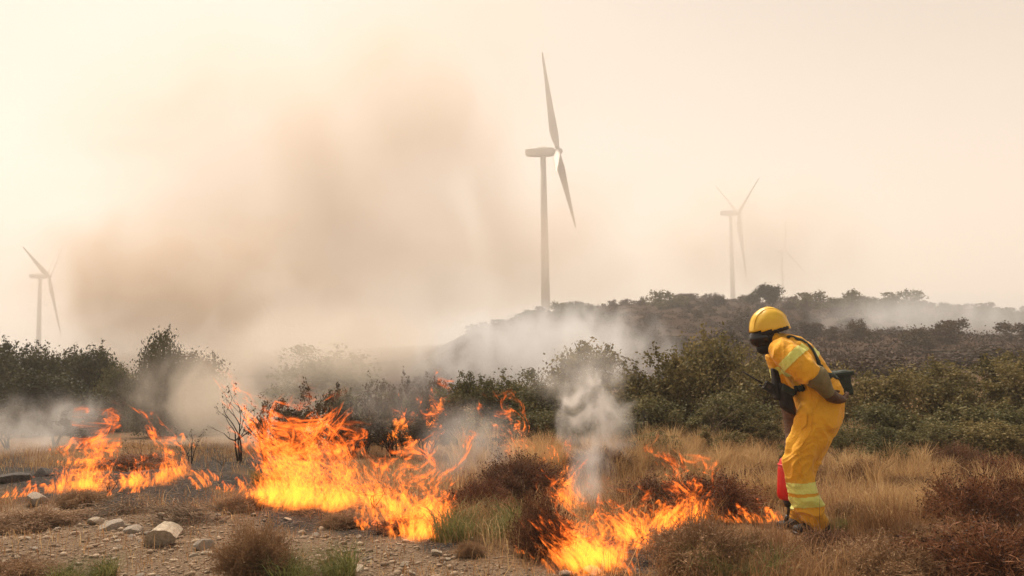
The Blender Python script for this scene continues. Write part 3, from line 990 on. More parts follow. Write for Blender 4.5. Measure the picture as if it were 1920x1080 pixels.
tag(big, 'big pale rock with a slanted top and dark undercut side on the gravel', 'rock')
for i in range(70):
    px = rt.uniform(-20, 1000); py = rt.uniform(965, 1085)
    if gravel_amount(px, py) < .6: continue
    rock(px, py, rt.uniform(9, 18), rt.uniform(5, 10), 'fist sized stone lying on the gravel bank', i, rt.choice(['rock', 'rock_grey']), 'fist sized stones on the gravel')

def gravel():
    rg = random.Random(12); rng = np.random.default_rng(12)
    ico = bmesh.new(); bmesh.ops.create_icosphere(ico, subdivisions=1, radius=1)
    iv = np.array([v.co for v in ico.verts]); itx = np.array([[v.index for v in f.verts] for f in ico.faces]); ico.free()
    base = np.array([[1 if a == b else 0 for b in range(1)] for a in range(1)])
    Vs, Fs, n = [], [], 0
    # cheap angular pebbles: octahedra, jittered
    oc = np.array([(1, 0, 0), (-1, 0, 0), (0, 1, 0), (0, -1, 0), (0, 0, 1), (0, 0, -1), (.7, .7, .3), (-.7, .6, -.2)], float)[:6]
    of = np.array([(0, 2, 4), (2, 1, 4), (1, 3, 4), (3, 0, 4), (2, 0, 5), (1, 2, 5), (3, 1, 5), (0, 3, 5)])
    tries = 0
    while n < 15000 and tries < 300000:
        tries += 1
        y = 3.5 + 4.3 * rg.random() ** 1.1; x = rg.uniform(-.72, .6) * y
        px = 960 + F * x / y; py = 640 - .015 * (px - 960) + 1.33 / y * F
        if rg.random() > gravel_amount(px, py) * .95 + .05: continue
        r = min(.034, .0046 * math.exp(rg.gauss(0, .68)) + .002)
        big_ = r > .011
        v = (iv if big_ else oc) * np.array([1, rg.uniform(.6, 1), rg.uniform(.4, .7)]) * (1 + rng.normal(size=(len(iv if big_ else oc), 1)) * .2)
        a = rg.uniform(0, 6.28); ca, sa = math.cos(a), math.sin(a)
        v = v @ np.array([[ca, sa, 0], [-sa, ca, 0], [0, 0, 1]]) * r + [x, y, ground_z(x, y) + r * .2]
        o0 = sum(len(q) for q in ()) if False else gravel.count
        Vs.append(v); Fs.append((itx if big_ else of) + o0); gravel.count += len(v)
        n += 1
    me = np_mesh('gravel', np.concatenate(Vs), np.concatenate(Fs))
    tag(link('gravel', me, M['gravel']), 'loose gravel and small stones on the bank', 'gravel', kind='stuff')
gravel.count = 0
gravel()

# litter of dry stalks lying on the bank
rng_l = np.random.default_rng(31)
pts = []
while len(pts) < 5200:
    y = 3.5 + 4.6 * rng_l.random(); x = (rng_l.random() * 1.45 - .73) * y
    px = 960 + F * x / y; py = 640 + 1.35 / y * F
    if px > 1250 and rng_l.random() > .4: continue
    pts.append((x, y, ground_z(x, y) + .006))
P = np.array(pts); n = len(P)
a = rng_l.random(n) * 2 * np.pi
d = np.stack([np.cos(a), np.sin(a) * .9, rng_l.normal(size=n) * .16], 1); s = np.cross(d, [0, 0, 1.0]) + [0, 0, .5]
L = (.02 + .06 * rng_l.random(n))[:, None]; W_ = (.0009 + .0012 * rng_l.random(n))[:, None]
V = np.stack([P - d * L, P + s * W_ , P + d * L, P - s * W_], 1).reshape(-1, 3)
tag(link('dry_litter', np_mesh('litter', V, np.arange(n * 4).reshape(n, 4)), M['herb_tan']), 'dry stalks and bits of straw lying on the ground', 'litter', kind='stuff')

def brushwood(px, py, wpx, hpx, n, lean, label, seed):
    b = on_ground(px, py); k = b.y / F
    rnd = random.Random(seed)
    mb = MB()
    for i in range(n):
        c = Vector((rnd.gauss(0, .24) * wpx * k, rnd.gauss(0, .3) * wpx * k * .5, abs(rnd.gauss(0, .35)) * hpx * k))
        an = rnd.gauss(lean, .5)
        d = Vector((math.cos(an), rnd.gauss(0, .5), math.sin(an) * .55)).normalized()
        l = rnd.uniform(.10, .30) * wpx * k
        j = lambda q: Vector((rnd.gauss(0, q), rnd.gauss(0, q), rnd.gauss(0, q)))
        pts = [c - d * l, c - d * l * .3 + j(.012), c + d * l * .35 + j(.012), c + d * l]
        for q in pts: q.z = max(q.z, .004)
        r = rnd.uniform(.0016, .0042)
        mb.tube(pts, [r, r * .9, r * .7, r * .35], 5)
        if rnd.random() < .6:
            mb.tube([pts[2], pts[2] + (d + j(.5)).normalized() * l * .5], [r * .6, r * .2], 4)
    o = link('brushwood_heap', mb.mesh('brushwood'), M['twig'], None, b)
    tag(o, label, 'dead branches')
brushwood(238, 962, 120, 34, 110, .5, 'dark heap of dead twigs lying on the bank behind the big pale rock', 1)
brushwood(345, 978, 120, 50, 150, -.6, 'pale heap of dead branches right of the big pale rock', 2)
brushwood(330, 1005, 70, 30, 50, .7, 'few dead twigs leaning on the right side of the big pale rock', 3)

# ------------------------------------------------------------------ wind turbines
def turbine(px, py, dep, L_blade, th0, turn, tilt, label):
    hub = unproj(px, py, dep)
    yaw = -math.atan2(hub.x, hub.y) - turn       # nose square to the line of sight, turned a little towards the viewer
    s = L_blade / 41.0
    zb = ground_z(hub.x - 3 * s, hub.y) - .5
    root = empty('wind_turbine', (hub.x, hub.y, zb))
    tag(root, label, 'wind turbine', 'wind turbines')
    ax = Vector((math.cos(yaw) * math.cos(tilt), math.sin(yaw) * math.cos(tilt), math.sin(tilt)))   # rotor axis, out of the nose
    hv = Vector((math.sin(yaw), -math.cos(yaw), 0))
    rr_ = Vector((hub.y, -hub.x, 0))
    if hv.dot(rr_) < 0: hv = -hv
    upv = Vector((-math.cos(yaw) * math.sin(tilt), -math.sin(yaw) * math.sin(tilt), math.cos(tilt)))
    H = Vector((0, 0, hub.z - zb))
    axh = Vector((math.cos(yaw), math.sin(yaw), 0))
    tb = Vector((0, 0, 0)) - axh * 5.6 * s; 
    mb = MB()
    top = H - axh * 5.6 * s - Vector((0, 0, 1.3 * s))
    mb.tube([tb, tb.lerp(top, .33), tb.lerp(top, .66), top], [1.75 * s, 1.55 * s, 1.3 * s, 1.05 * s], 28)
    link('tower', mb.mesh('tower'), M['white'], root)
    # nacelle: rounded box, tapering to the tail
    mb = MB()
    rings = []
    sec = [(-12.2, .9, 1.0, .25), (-11.6, 1.35, 1.45, .1), (-7, 1.65, 1.65, 0), (-3.2, 1.6, 1.65, 0), (-1.6, 1.35, 1.4, 0), (-1.2, 1.0, 1.0, 0)]
    n = 20; base = 0
    for (q, hy, hz, dz) in sec:
        for k in range(n):
            an = 2 * math.pi * k / n
            c, s_ = math.cos(an), math.sin(an)
            e = .45
            y_ = math.copysign(abs(c) ** e, c) * hy; z_ = math.copysign(abs(s_) ** e, s_) * hz
            mb.v.append(H + (axh * q + axh.cross(Vector((0, 0, 1))) * y_ + Vector((0, 0, z_ + dz))) * s)
    for i in range(len(sec) - 1):
        for k in range(n):
            a0 = i * n + k; a1 = i * n + (k + 1) % n
            mb.f.append((a0, a1, a1 + n, a0 + n))
    mb.f.append(tuple(reversed(range(n)))); mb.f.append(tuple((len(sec) - 1) * n + k for k in range(n)))
    nac = link('nacelle', mb.mesh('nacelle'), M['white'], root)
    mb = MB()
    mp = H + axh * (-10.5 * s) + Vector((0, 0, 1.6 * s))
    mb.tube([mp, mp + Vector((0, 0, 1.7 * s))], [.08 * s, .05 * s], 6)
    mb.tube([mp + Vector((0, 0, 1.2 * s)) - axh * .4 * s, mp + Vector((0, 0, 1.2 * s)) + axh * .4 * s], .06 * s, 6)
    mb.box(H + axh * (-6 * s) + Vector((0, 0, 1.75 * s)), axh * 1.6 * s, Vector((0, .5 * s, 0)), Vector((0, 0, .22 * s)))
    link('weather_mast', mb.mesh('mast'), M['white'], nac)
    mb = MB()
    mb.tube([H - ax * 1.3 * s, H - ax * .8 * s, H, H + ax * 1.0 * s, H + ax * 1.6 * s, H + ax * 1.9 * s], [1.2 * s, 1.45 * s, 1.5 * s, 1.25 * s, .75 * s, .1 * s], 20)
    link('hub', mb.mesh('hub'), M['white'], root)
    for k in range(3):
        th = th0 + k * 2 * math.pi / 3
        d = upv * math.cos(th) + hv * math.sin(th)
        mb = MB()
        cho = ax                                   # feathered: chord along the axis
        thk = d.cross(cho).normalized()
        cho = (cho * math.cos(R(20)) + thk * math.sin(R(20)))
        thk = d.cross(cho).normalized()
        st = [(0.02, .9, .9), (.06, .9, .9), (.11, 1.35, .6), (.2, 1.7, .42), (.35, 1.4, .30), (.55, 1.02, .2), (.75, .68, .13), (.92, .44, .09), (.985, .26, .05), (1.0, .08, .02)]
        m_ = 14
        for (r_, c_, t_) in st:
            cen = H + d * (r_ * 41 * s) - cho * (c_ - .9) * .45 * s - ax * 0
            for j in range(m_):
                an = 2 * math.pi * j / m_
                mb.v.append(cen + cho * math.cos(an) * c_ * s + thk * math.sin(an) * t_ * s)
        for i in range(len(st) - 1):
            for j in range(m_):
                a0 = i * m_ + j; a1 = i * m_ + (j + 1) % m_
                mb.f.append((a0, a1, a1 + m_, a0 + m_))
        mb.f.append(tuple(reversed(range(m_)))); mb.f.append(tuple((len(st) - 1) * m_ + j for j in range(m_)))
        link('blade', mb.mesh('blade'), M['white'], root)
    return root
turbine(1046, 284, 313, 43.5, R(6.9), R(5), R(8.5), 'big wind turbine in the middle with one blade straight up')
turbine(92, 518, 545, 41, R(-67), R(20), R(9), 'small wind turbine at the left edge above the dark evergreens')
turbine(1385, 400, 508, 41, R(68), R(-22), R(8), 'faint wind turbine in the haze right of the big one')
turbine(1473, 470, 900, 41, R(10), R(40), R(6), 'wind turbine hardly visible in the haze, farthest right')

# ------------------------------------------------------------------ firefighter
PD = 5.5
PB = on_ground(1530, 993)
PD = PB.y
person = empty('person', PB)
tag(person, 'firefighter in yellow suit and helmet bending forward with one gloved hand on the hip', 'person')

def W(px, py, dy=0.0):
    """a point of the figure: where photo pixel (px, py) lies, DY metres behind the plane of the feet"""
    return unproj(px, py, PD + dy) - PB

def px_m(r, dy=0.0): return r * (PD + dy) / F

def limb(mb, pts, n=24):
    """pts: (px, py, dy, radius px in the picture plane, radius px in depth)"""
    mb.loft([(W(a, b, dy), px_m(r1, dy), px_m(r2, dy)) for a, b, dy, r1, r2 in pts], n)

NEAR, FAR = -.11, .10
mb = MB()
# trunk
limb(mb, [(1541, 775, 0, 38, 44), (1538, 755, 0, 46, 50), (1530, 732, 0, 43, 49), (1521, 712, 0, 38, 46), (1508, 690, 0, 38, 49), (1490, 668, 0, 37, 53), (1474, 652, 0, 31, 52), (1460, 641, 0, 22, 36), (1450, 633, 0, 16, 20)])
# near leg, seat to ankle
limb(mb, [(1545, 748, -.05, 34, 26), (1541, 768, -.08, 42, 33), (1531, 792, NEAR, 41, 34), (1517, 818, NEAR, 35, 31), (1502, 845, NEAR, 30, 28), (1496, 866, NEAR, 28, 27), (1498, 890, NEAR, 26, 26), (1503, 915, NEAR, 26, 26), (1511, 940, NEAR, 26, 26), (1521, 962, NEAR, 25, 26), (1531, 980, NEAR, 22, 24), (1535, 989, NEAR, 20, 22)])
# far leg
limb(mb, [(1548, 752, .06, 34, 26), (1546, 775, .09, 37, 32), (1535, 805, FAR + .02, 33, 31), (1522, 835, FAR + .03, 28, 28), (1510, 862, FAR + .04, 26, 26), (1505, 890, FAR + .04, 24, 25), (1503, 918, FAR + .04, 23, 24), (1503, 945, FAR + .04, 23, 24), (1503, 966, FAR + .04, 22, 23), (1504, 979, FAR + .04, 20, 21)])
# near sleeve: shoulder, elbow pushed back, ending in a wide cuff at the elbow
limb(mb, [(1458, 648, -.15, 22, 20), (1466, 656, -.20, 25, 22), (1482, 669, -.24, 28, 25), (1499, 683, -.27, 28, 26), (1512, 695, -.29, 27, 25), (1522, 704, -.29, 24, 23)])
# far sleeve hanging down in front
limb(mb, [(1458, 650, .15, 20, 20), (1456, 668, .20, 21, 20), (1461, 690, .22, 19, 19), (1468, 714, .22, 17, 17), (1473, 738, .20, 15, 15)])
# collar
limb(mb, [(1457, 640, 0, 19, 24), (1447, 632, 0, 19, 24), (1441, 640, 0, 17, 21)])
raw = mb.mesh('suit_raw')
me = baked(raw, [('REMESH', dict(mode='VOXEL', voxel_size=.011)), ('SMOOTH', dict(iterations=5, factor=.5)), ('SUBSURF', dict(levels=1, render_levels=1))])

# folds of the cloth, as displacement of the surface
nv = len(me.vertices)
co = np.empty(nv * 3, np.float32); me.vertices.foreach_get('co', co); co = co.reshape(-1, 3)
no = np.array([v.normal[:] for v in me.vertices], np.float32)
hip, knee, ank = W(1537, 765, NEAR), W(1497, 866, NEAR), W(1528, 978, NEAR)
disp = np.zeros(nv, np.float32)
def bell(x, c, s): return math.exp(-((x - c) / s) ** 2)
for i in range(nv):
    p = Vector(co[i])
    q = p * 1.0
    z = p.z
    nz = mnoise.noise(q * 4.0 + Vector((3, 1, 7)))
    n1 = mnoise.noise(Vector((p.x * 9 + nz * 1.2, p.y * 9, p.z * 3.2 + nz)))
    n2 = mnoise.noise(Vector((p.x * 5 + 11, p.y * 5, p.z * 17 + nz * 3)))
    n3 = mnoise.noise(Vector((p.x * 16, p.y * 16 + 5, p.z * 10 + 3 * nz)))
    ridged = lambda n: (1 - abs(n) * 2.4)
    w_h = bell(z, ank.z + .08, .10) * 1.5 + bell(z, knee.z - .02, .10) * .7 + bell(z, hip.z + .16, .07) * .8 + .22
    w_v = .6 + .6 * bell(z, knee.z + .14, .2)
    up_ = 1.0 if z > hip.z + .12 else 0.35
    disp[i] = .012 * w_v * ridged(n1) + .012 * w_h * ridged(n2) + .006 * up_ * ridged(n3) - .012
co += no * disp[:, None]
me.vertices.foreach_set('co', co.ravel()); me.update()
for p in me.polygons: p.use_smooth = True

def cloth(name, c0, c1, rough=.75, weave=260.0):
    m, t, out = nodes(name)
    tc = nd(t, 'ShaderNodeTexCoord')
    ns = nd(t, 'ShaderNodeTexNoise', {'Vector': tc.outputs['Object'], 'Scale': 5.0, 'Detail': 6.0, 'Roughness': .65})
    r = ramp(t, ns.outputs[0], [(.3, c0), (.65, c1)])
    soot = nd(t, 'ShaderNodeTexNoise', {'Vector': tc.outputs['Object'], 'Scale': 7.0, 'Detail': 8.0, 'Roughness': .75, 'Distortion': .6})
    bc = mixc(t, maprange(t, soot.outputs[0], .52, .75, 0, .5), r.outputs[0], (.30, .17, .06))
    b = nd(t, 'ShaderNodeBsdfPrincipled', {'Base Color': bc, 'Roughness': rough})
    b.inputs['Specular IOR Level'].default_value = .2
    b.inputs['Sheen Weight'].default_value = .15
    n2 = nd(t, 'ShaderNodeTexNoise', {'Vector': tc.outputs['Object'], 'Scale': 15.0, 'Detail': 5.0, 'Distortion': 1.4})
    bp = nd(t, 'ShaderNodeBump', {'Height': n2.outputs[0], 'Strength': .7, 'Distance': .02})
    t.links.new(bp.outputs[0], b.inputs['Normal'])
    t.links.new(b.outputs[0], out.inputs[0])
    return m
M['yellow'] = cloth('yellow_cloth', (.78, .36, .022), (.90, .47, .034))
M['band'] = cloth('reflective_band', (.72, .74, .16), (.86, .86, .24), .45)
M['black'] = surf_mat('black_fabric', (.008, .008, .009), (.022, .021, .021), 20, .6, .3)
M['dark_green'] = surf_mat('dark_green_canvas', (.018, .028, .022), (.04, .055, .042), 20, .7, .4)
M['leather'] = surf_mat('brown_leather', (.07, .038, .022), (.15, .085, .05), 16, .55, .5)
M['khaki'] = surf_mat('olive_gauntlet', (.15, .125, .06), (.25, .205, .10), 16, .75, .4)
M['helmet'] = surf_mat('helmet_cover', (.78, .46, .03), (.86, .56, .05), 6, .42, .12, 20, .5)
M['red'] = surf_mat('red_paint', (.55, .012, .012), (.68, .022, .02), 5, .32, .05, 30, .5)
M['red_mark'] = surf_mat('red_mark', (.42, .03, .015), (.5, .05, .03), 5, .5, 0)
M['visor'] = surf_mat('dark_visor', (.006, .006, .007), (.012, .012, .014), 5, .18, 0, None, .5)
M['plastic'] = surf_mat('black_plastic', (.010, .010, .011), (.025, .025, .026), 20, .4, .2)
M['steel'] = surf_mat('dark_steel', (.03, .028, .027), (.08, .07, .06), 20, .45, .2, None, .5, 5, .6)
suit = link('coverall', me, M['yellow'], person)
tree_ = BVHTree.FromPolygons([v.co[:] for v in me.vertices], [p.vertices[:] for p in me.polygons])

# reflective bands: cloth strips lying on the suit
def band(name, test, lift=.004):
    bm = bmesh.new(); bm.from_mesh(me)
    drop = [f for f in bm.faces if not test(f.calc_center_median())]
    bmesh.ops.delete(bm, geom=drop, context='FACES')
    if not bm.verts: bm.free(); print('empty band', name); return
    for v in bm.verts: v.co += v.normal * lift
    m_ = bpy.data.meshes.new(name); bm.to_mesh(m_); bm.free()
    for p in m_.polygons: p.use_smooth = True
    o = link(name, m_, M['band'], suit)
    return o
def slab(a, b, half, side=None):
    """test: within HALF of the plane square to a->b at its middle, and near the axis"""
    n = (b - a).normalized(); c = (a + b) / 2
    return lambda p: abs((p - c).dot(n)) < half and (side is None or side(p))
ysplit = lambda p: p.y < .01
yfar = lambda p: p.y >= .01
for (pa, pb_, dy, sd) in (((1498, 888), (1507, 936), NEAR, ysplit), ((1510, 912), (1520, 962), NEAR, ysplit), ((1503, 900), (1503, 930), FAR, yfar), ((1503, 930), (1503, 966), FAR, yfar)):
    a, b = W(*pa, dy), W(*pb_, dy)
    d = (b - a).normalized(); d = (d + Vector((-.10, 0, .06))).normalized()
    band('reflective_band', slab((a + b) / 2 - d * .01, (a + b) / 2 + d * .01, px_m(9.5), lambda p, sd=sd: sd(p) and p.z < knee.z + .02))
# sleeve band and chest/back band
a, b = W(1479, 664, -.24), W(1493, 677, -.26)
band('reflective_band', slab(a, b, px_m(8), lambda p: p.y < -.175))
a, b = W(1486, 650, 0), W(1521, 694, 0)
sl = slab(a, b, px_m(8), lambda p: -.165 <= p.y)
band('reflective_band', lambda p: sl(p) and p.z > hip.z + .05)
a, b = W(1455, 676, .2), W(1463, 700, .22)
# harness straps snapped on to the suit
def strap(name, pts, wid, m, parent, lift=.006, n=14, thick=.004):
    P = [Vector(p) for p in pts]
    dense = []
    for q, r_ in zip(P, P[1:]):
        for k in range(n): dense.append(q.lerp(r_, k / n))
    dense.append(P[-1])
    S_, N_ = [], []
    for p in dense:
        loc, nrm, _, _ = tree_.find_nearest(p)
        S_.append(loc + nrm * lift); N_.append(nrm)
    V, Fc = [], []
    for i in range(len(S_)):
        t = (S_[min(i + 1, len(S_) - 1)] - S_[max(i - 1, 0)]).normalized()
        sd = t.cross(N_[i]).normalized() * wid * .5
        V += [S_[i] - sd, S_[i] + sd, S_[i] + sd + N_[i] * thick, S_[i] - sd + N_[i] * thick]
    for i in range(len(S_) - 1):
        for k in range(4):
            a0 = i * 4 + k; a1 = i * 4 + (k + 1) % 4
            Fc.append((a0, a1, a1 + 4, a0 + 4))
    Fc += [(3, 2, 1, 0), tuple(len(V) - 4 + k for k in range(4))]
    mb = MB(); mb.v = V; mb.f = Fc
    return link(name, mb.mesh(name), m, parent)
strap('harness_strap', [W(1476, 640, -.10), W(1500, 642, -.12), W(1520, 662, -.14), W(1537, 690, -.16), W(1548, 700, -.16)], .028, M['dark_green'], person)
strap('harness_strap', [W(1476, 634, .10), W(1505, 640, .12), W(1535, 668, .13), W(1562, 705, .13)], .028, M['dark_green'], person)
strap('belt', [W(1478, 735, .16), W(1484, 735, -.05), W(1492, 728, -.17), W(1520, 714, -.22), W(1545, 702, -.19), W(1566, 706, -.08), W(1575, 716, .06)], .042, M['dark_green'], person)
strap('harness_strap', [W(1462, 645, -.10), W(1458, 668, -.13), W(1472, 700, -.15), W(1484, 730, -.16)], .028, M['black'], person)

def boxy(name, c, ax, ay, az, m, parent, bev=.012, seg=3, warp=.006, seed=0):
    bm = bmesh.new(); bmesh.ops.create_cube(bm, size=2)
    mat = Matrix((ax, ay, az)).transposed()
    for v in bm.verts: v.co = mat @ v.co + Vector(c)
    bmesh.ops.bevel(bm, geom=bm.edges[:], offset=bev, segments=seg, affect='EDGES', profile=.6)
    bmesh.ops.subdivide_edges(bm, edges=[e for e in bm.edges if e.calc_length() > .03], cuts=3, use_grid_fill=True)
    for v in bm.verts:
        v.co += Vector((mnoise.noise(v.co * 14 + Vector((seed, 0, 0))), mnoise.noise(v.co * 14 + Vector((0, seed, 3))), mnoise.noise(v.co * 14 + Vector((5, 0, seed))))) * warp
    return link(name, bm_mesh(name, bm), m, parent)
# waist bag behind, chest pouch and radio holster in front
c = W(1572, 718, .08)
boxy('waist_bag', c, px_m(19) * Vector((1, 0, .10)), Vector((0, .075, 0)), px_m(23) * Vector((-.10, 0, 1)), M['dark_green'], person, .02, 3, .008, 2)
bl = boxy('bag_flap', W(1574, 701, .07), px_m(20) * Vector((1, 0, .12)), Vector((0, .08, 0)), px_m(4) * Vector((-.1, 0, 1)), M['dark_green'], person, .006, 2, .004, 4)
c = W(1474, 747, -.06)
boxy('chest_pouch', c, px_m(14) * Vector((.85, 0, -.45)), Vector((0, .055, 0)), px_m(25) * Vector((-.12, 0, 1)).normalized(), M['black'], person, .034, 4, .012, 7)
boxy('pouch_flap', W(1474, 731, -.065), px_m(13) * Vector((.85, 0, -.45)), Vector((0, .058, 0)), px_m(7) * Vector((.1, 0, 1)).normalized(), M['dark_green'], person, .012, 3, .006, 3)
c = W(1456, 722, -.02)
boxy('radio_holster', c, px_m(7) * Vector((.9, 0, -.3)), Vector((0, .04, 0)), px_m(29) * Vector((-.10, 0, 1)).normalized(), M['black'], person, .018, 3, .009, 9)

# head: face under a hood, goggles, helmet
def ellip(c, ax, ay, az, name, m, parent, f=None, seg=36, rings=24):
    bm = bmesh.new(); bmesh.ops.create_uvsphere(bm, u_segments=seg, v_segments=rings, radius=1)
    mat = Matrix((ax, ay, az)).transposed()
    for v in bm.verts:
        q = v.co.copy()
        if f: q = f(q)
        v.co = mat @ q + Vector(c)
    return link(name, bm_mesh(name, bm), m, parent)
HD = 0.0
hx = Vector((-.94, -.10, -.33)).normalized()                     # way the face looks
hz = (Vector((0, 0, 1)) - hx * hx.z).normalized()
hy = hz.cross(hx)
hc = W(1437, 630, HD)
def face(q):
    r = q.copy()
    if q.z < 0: r.x *= 1 - .10 * (-q.z); r.y *= 1 - .32 * (-q.z) ** 1.3
    if q.x > .2:
        r.x += .14 * math.exp(-((q.y / .16) ** 2 + ((q.z + .12) / .16) ** 2))          # nose
        r.x -= .07 * math.exp(-(((abs(q.y) - .36) / .16) ** 2 + ((q.z - .06) / .11) ** 2))   # eye sockets
        r.x += .04 * math.exp(-((q.y / .28) ** 2 + ((q.z + .45) / .06) ** 2))          # mouth
        r.x += .08 * math.exp(-((q.y / .3) ** 2 + ((q.z + .78) / .16) ** 2))           # chin
    return r
hood = ellip(hc - hz * .012, hx * .098, hy * .084, hz * .125, 'hood', M['black'], person, face)
mb = MB()
mb.loft([(hc - hz * .06 - hx * .01, .066, .066), (W(1450, 640, 0), .068, .072), (W(1458, 650, 0), .075, .09)], 20)
link('neck_guard', mb.mesh('neck'), M['black'], person)
# goggles/visor shell in front of the face
def vis(q):
    r = q.copy(); r.x = max(r.x, .1); return r
ellip(hc + hz * .005 + hx * .018, hx * .112, hy * .092, hz * .080, 'visor', M['visor'], person, vis)
ellip(hc - hz * .075 + hx * .035, hx * .070, hy * .058, hz * .052, 'mouth_guard', M['black'], person)
# helmet shell
hk = W(1443, 614, HD)
def dome(q):
    r = q.copy()
    if r.z < -.12:
        k = min(1, (-.12 - r.z) / .3)
        r.z = -.12 - .10 * k
        s = 1.0 + .0 * k
        r.x *= (1 / max(.3, math.sqrt(max(.05, 1 - q.z ** 2)))) * .99; r.y *= (1 / max(.3, math.sqrt(max(.05, 1 - q.z ** 2)))) * .99
        L_ = math.hypot(r.x, r.y)
        if L_ > 1.0: r.x /= L_; r.y /= L_
    if r.x > .5: r.x += .10 * smooth(.5, 1, r.x) * smooth(.35, -.1, q.z)     # short peak
    if r.x < -.4: r.z -= .20 * smooth(-.4, -1, r.x) * smooth(.35, -.2, q.z)   # lower at the nape
    r.z += .030 * math.exp(-(q.y / .34) ** 2) * max(0, q.z)                   # crown ridge
    return r
bm = bmesh.new(); bmesh.ops.create_uvsphere(bm, u_segments=48, v_segments=32, radius=1)
bmesh.ops.delete(bm, geom=[f for f in bm.faces if f.calc_center_median().z < -.10 + .22 * max(0, f.calc_center_median().x) - .22 * max(0, -f.calc_center_median().x)], context='FACES')
mat = Matrix((hx * px_m(36), hy * .118, hz * px_m(37))).transposed()
for v in bm.verts:
    q = v.co.copy(); v.co = mat @ (dome(q) * (1 + .035 * mnoise.noise(q * 2.6) + .018 * (1 - abs(mnoise.noise(q * 4.2 + Vector((4, 0, 0)))) * 3))) + hk
me_h = bm_mesh('helmet', bm)
me_h = baked(me_h, [('SOLIDIFY', dict(thickness=.008, offset=-1))])
for p in me_h.polygons: p.use_smooth = True
helmet = link('helmet', me_h, M['helmet'], person)
# raised seams of the cover, brim edge, red mark, head strap with clips
def on_helmet(fx, fy, fz, lift=1.015):
    q = Vector((fx, fy, fz)).normalized()
    return mat @ (dome(q) * lift) + hk
mb = MB()
for pts in ([(math.cos(a) * .93, -.35, math.sin(a) * .93) for a in np.linspace(.25, 2.9, 22)], [(math.cos(a) * .93, .35, math.sin(a) * .93) for a in np.linspace(.25, 2.9, 22)]):
    mb.tube([on_helmet(*p) for p in pts], .0035, 6)
mb.tube([on_helmet(.75 - 1.5 * k, -.72, .34 + .22 * math.sin(k * 3.1)) for k in np.linspace(0, 1, 16)], .0045, 6)
link('helmet_seam', mb.mesh('seams'), M['helmet'], helmet)
mb = MB()
mb.tube([mat @ Vector((math.cos(a) * .86, math.sin(a) * .88, -.16 - .10 * math.cos(a + 3.14))) + hk for a in np.linspace(0, 2 * math.pi, 41)], .019, 8, cap=False)
link('goggle_strap', mb.mesh('strap'), M['black'], helmet)
mb = MB()
for fx in (-.15, -.62):
    p = mat @ Vector((fx, -math.sqrt(1 - fx * fx) * .96, -.14)) + hk
    mb.box(p + hy * 0 - Vector((0, .006, 0)), hx * .006, Vector((0, .006, 0)), hz * .017)
    link('strap_clip', mb.mesh('clip'), M['helmet'], helmet); mb = MB()
q0 = Vector((.80, -.52, .18)); 
pts = [(.93, -.34, .10), (.80, -.56, .10), (.74, -.60, .26), (.88, -.36, .30)]
mb = MB(); mb.v = [on_helmet(*p, lift=1.02) for p in pts] + [on_helmet(*p, lift=1.05) for p in pts]
mb.f = [(0, 1, 2, 3), (7, 6, 5, 4), (0, 4, 5, 1), (1, 5, 6, 2), (2, 6, 7, 3), (3, 7, 4, 0)]
link('red_emblem', mb.mesh('emblem', False), M['red_mark'], helmet)
pts = [(.86, -.52, -.02), (.62, -.80, -.02), (.60, -.80, .08), (.82, -.54, .09)]
mb = MB(); mb.v = [on_helmet(*p, lift=1.02) for p in pts] + [on_helmet(*p, lift=1.05) for p in pts]
mb.f = [(0, 1, 2, 3), (7, 6, 5, 4), (0, 4, 5, 1), (1, 5, 6, 2), (2, 6, 7, 3), (3, 7, 4, 0)]
link('side_clip', mb.mesh('sclip', False), M['black'], helmet)

# gloves: gauntlet cuff, palm, four unequal fingers and a thumb
def skin(mb, name, m, parent, vox=.0045, it=3):
    raw = mb.mesh(name)
    g = baked(raw, [('REMESH', dict(mode='VOXEL', voxel_size=vox)), ('SMOOTH', dict(iterations=it, factor=.5))])
    for p in g.polygons: p.use_smooth = True
    return link(name, g, m, parent)
mb = MB()
limb(mb, [(1519, 699, -.29, 20, 20), (1529, 706, -.29, 23, 22), (1534, 711, -.285, 22, 21), (1542, 721, -.27, 17, 17), (1548, 731, -.25, 14, 15), (1554, 739, -.24, 12, 13)])
gl = skin(mb, 'gauntlet', M['khaki'], person)
mb = MB()
e0 = W(1536, 711, -.335)
mb.tube([e0 + Vector((math.cos(a) * .011, -.002, math.sin(a) * .011)) for a in np.linspace(0, 6.28, 17)], .0026, 6, cap=False)
link('eyelet', mb.mesh('eyelet'), M['steel'], gl)
mb = MB()
limb(mb, [(1551, 735, -.24, 12, 13), (1559, 743, -.225, 12, 16), (1568, 747, -.20, 10, 18), (1573, 748, -.185, 8, 17)])
for k, (sx, sy, dy0, l1, l2, l3) in enumerate([(1570, 744, -.150, 10, 8, 6), (1572, 745, -.172, 11, 9, 6), (1572, 747, -.194, 10, 8, 6), (1570, 750, -.215, 8, 7, 5)]):
    p0 = W(sx, sy, dy0); 
    d1 = Vector((.93, .22, -.05 - .05 * k)).normalized(); d2 = Vector((.82, .25, .38)).normalized(); d3 = Vector((.35, .2, .85)).normalized()
    p1 = p0 + d1 * px_m(l1); p2 = p1 + d2 * px_m(l2); p3 = p2 + d3 * px_m(l3)
    mb.loft([(p0, .0125, .0125), (p1, .012, .012), (p2, .0112, .0112), (p3, .009, .009)], 10)
p0 = W(1557, 738, -.17); d1 = Vector((.85, .1, .32)).normalized(); d2 = Vector((.98, .1, -.05)).normalized()
mb.loft([(p0, .0135, .0135), (p0 + d1 * .042, .0125, .0125), (p0 + d1 * .042 + d2 * .03, .010, .010)], 10)
skin(mb, 'glove', M['leather'], person)
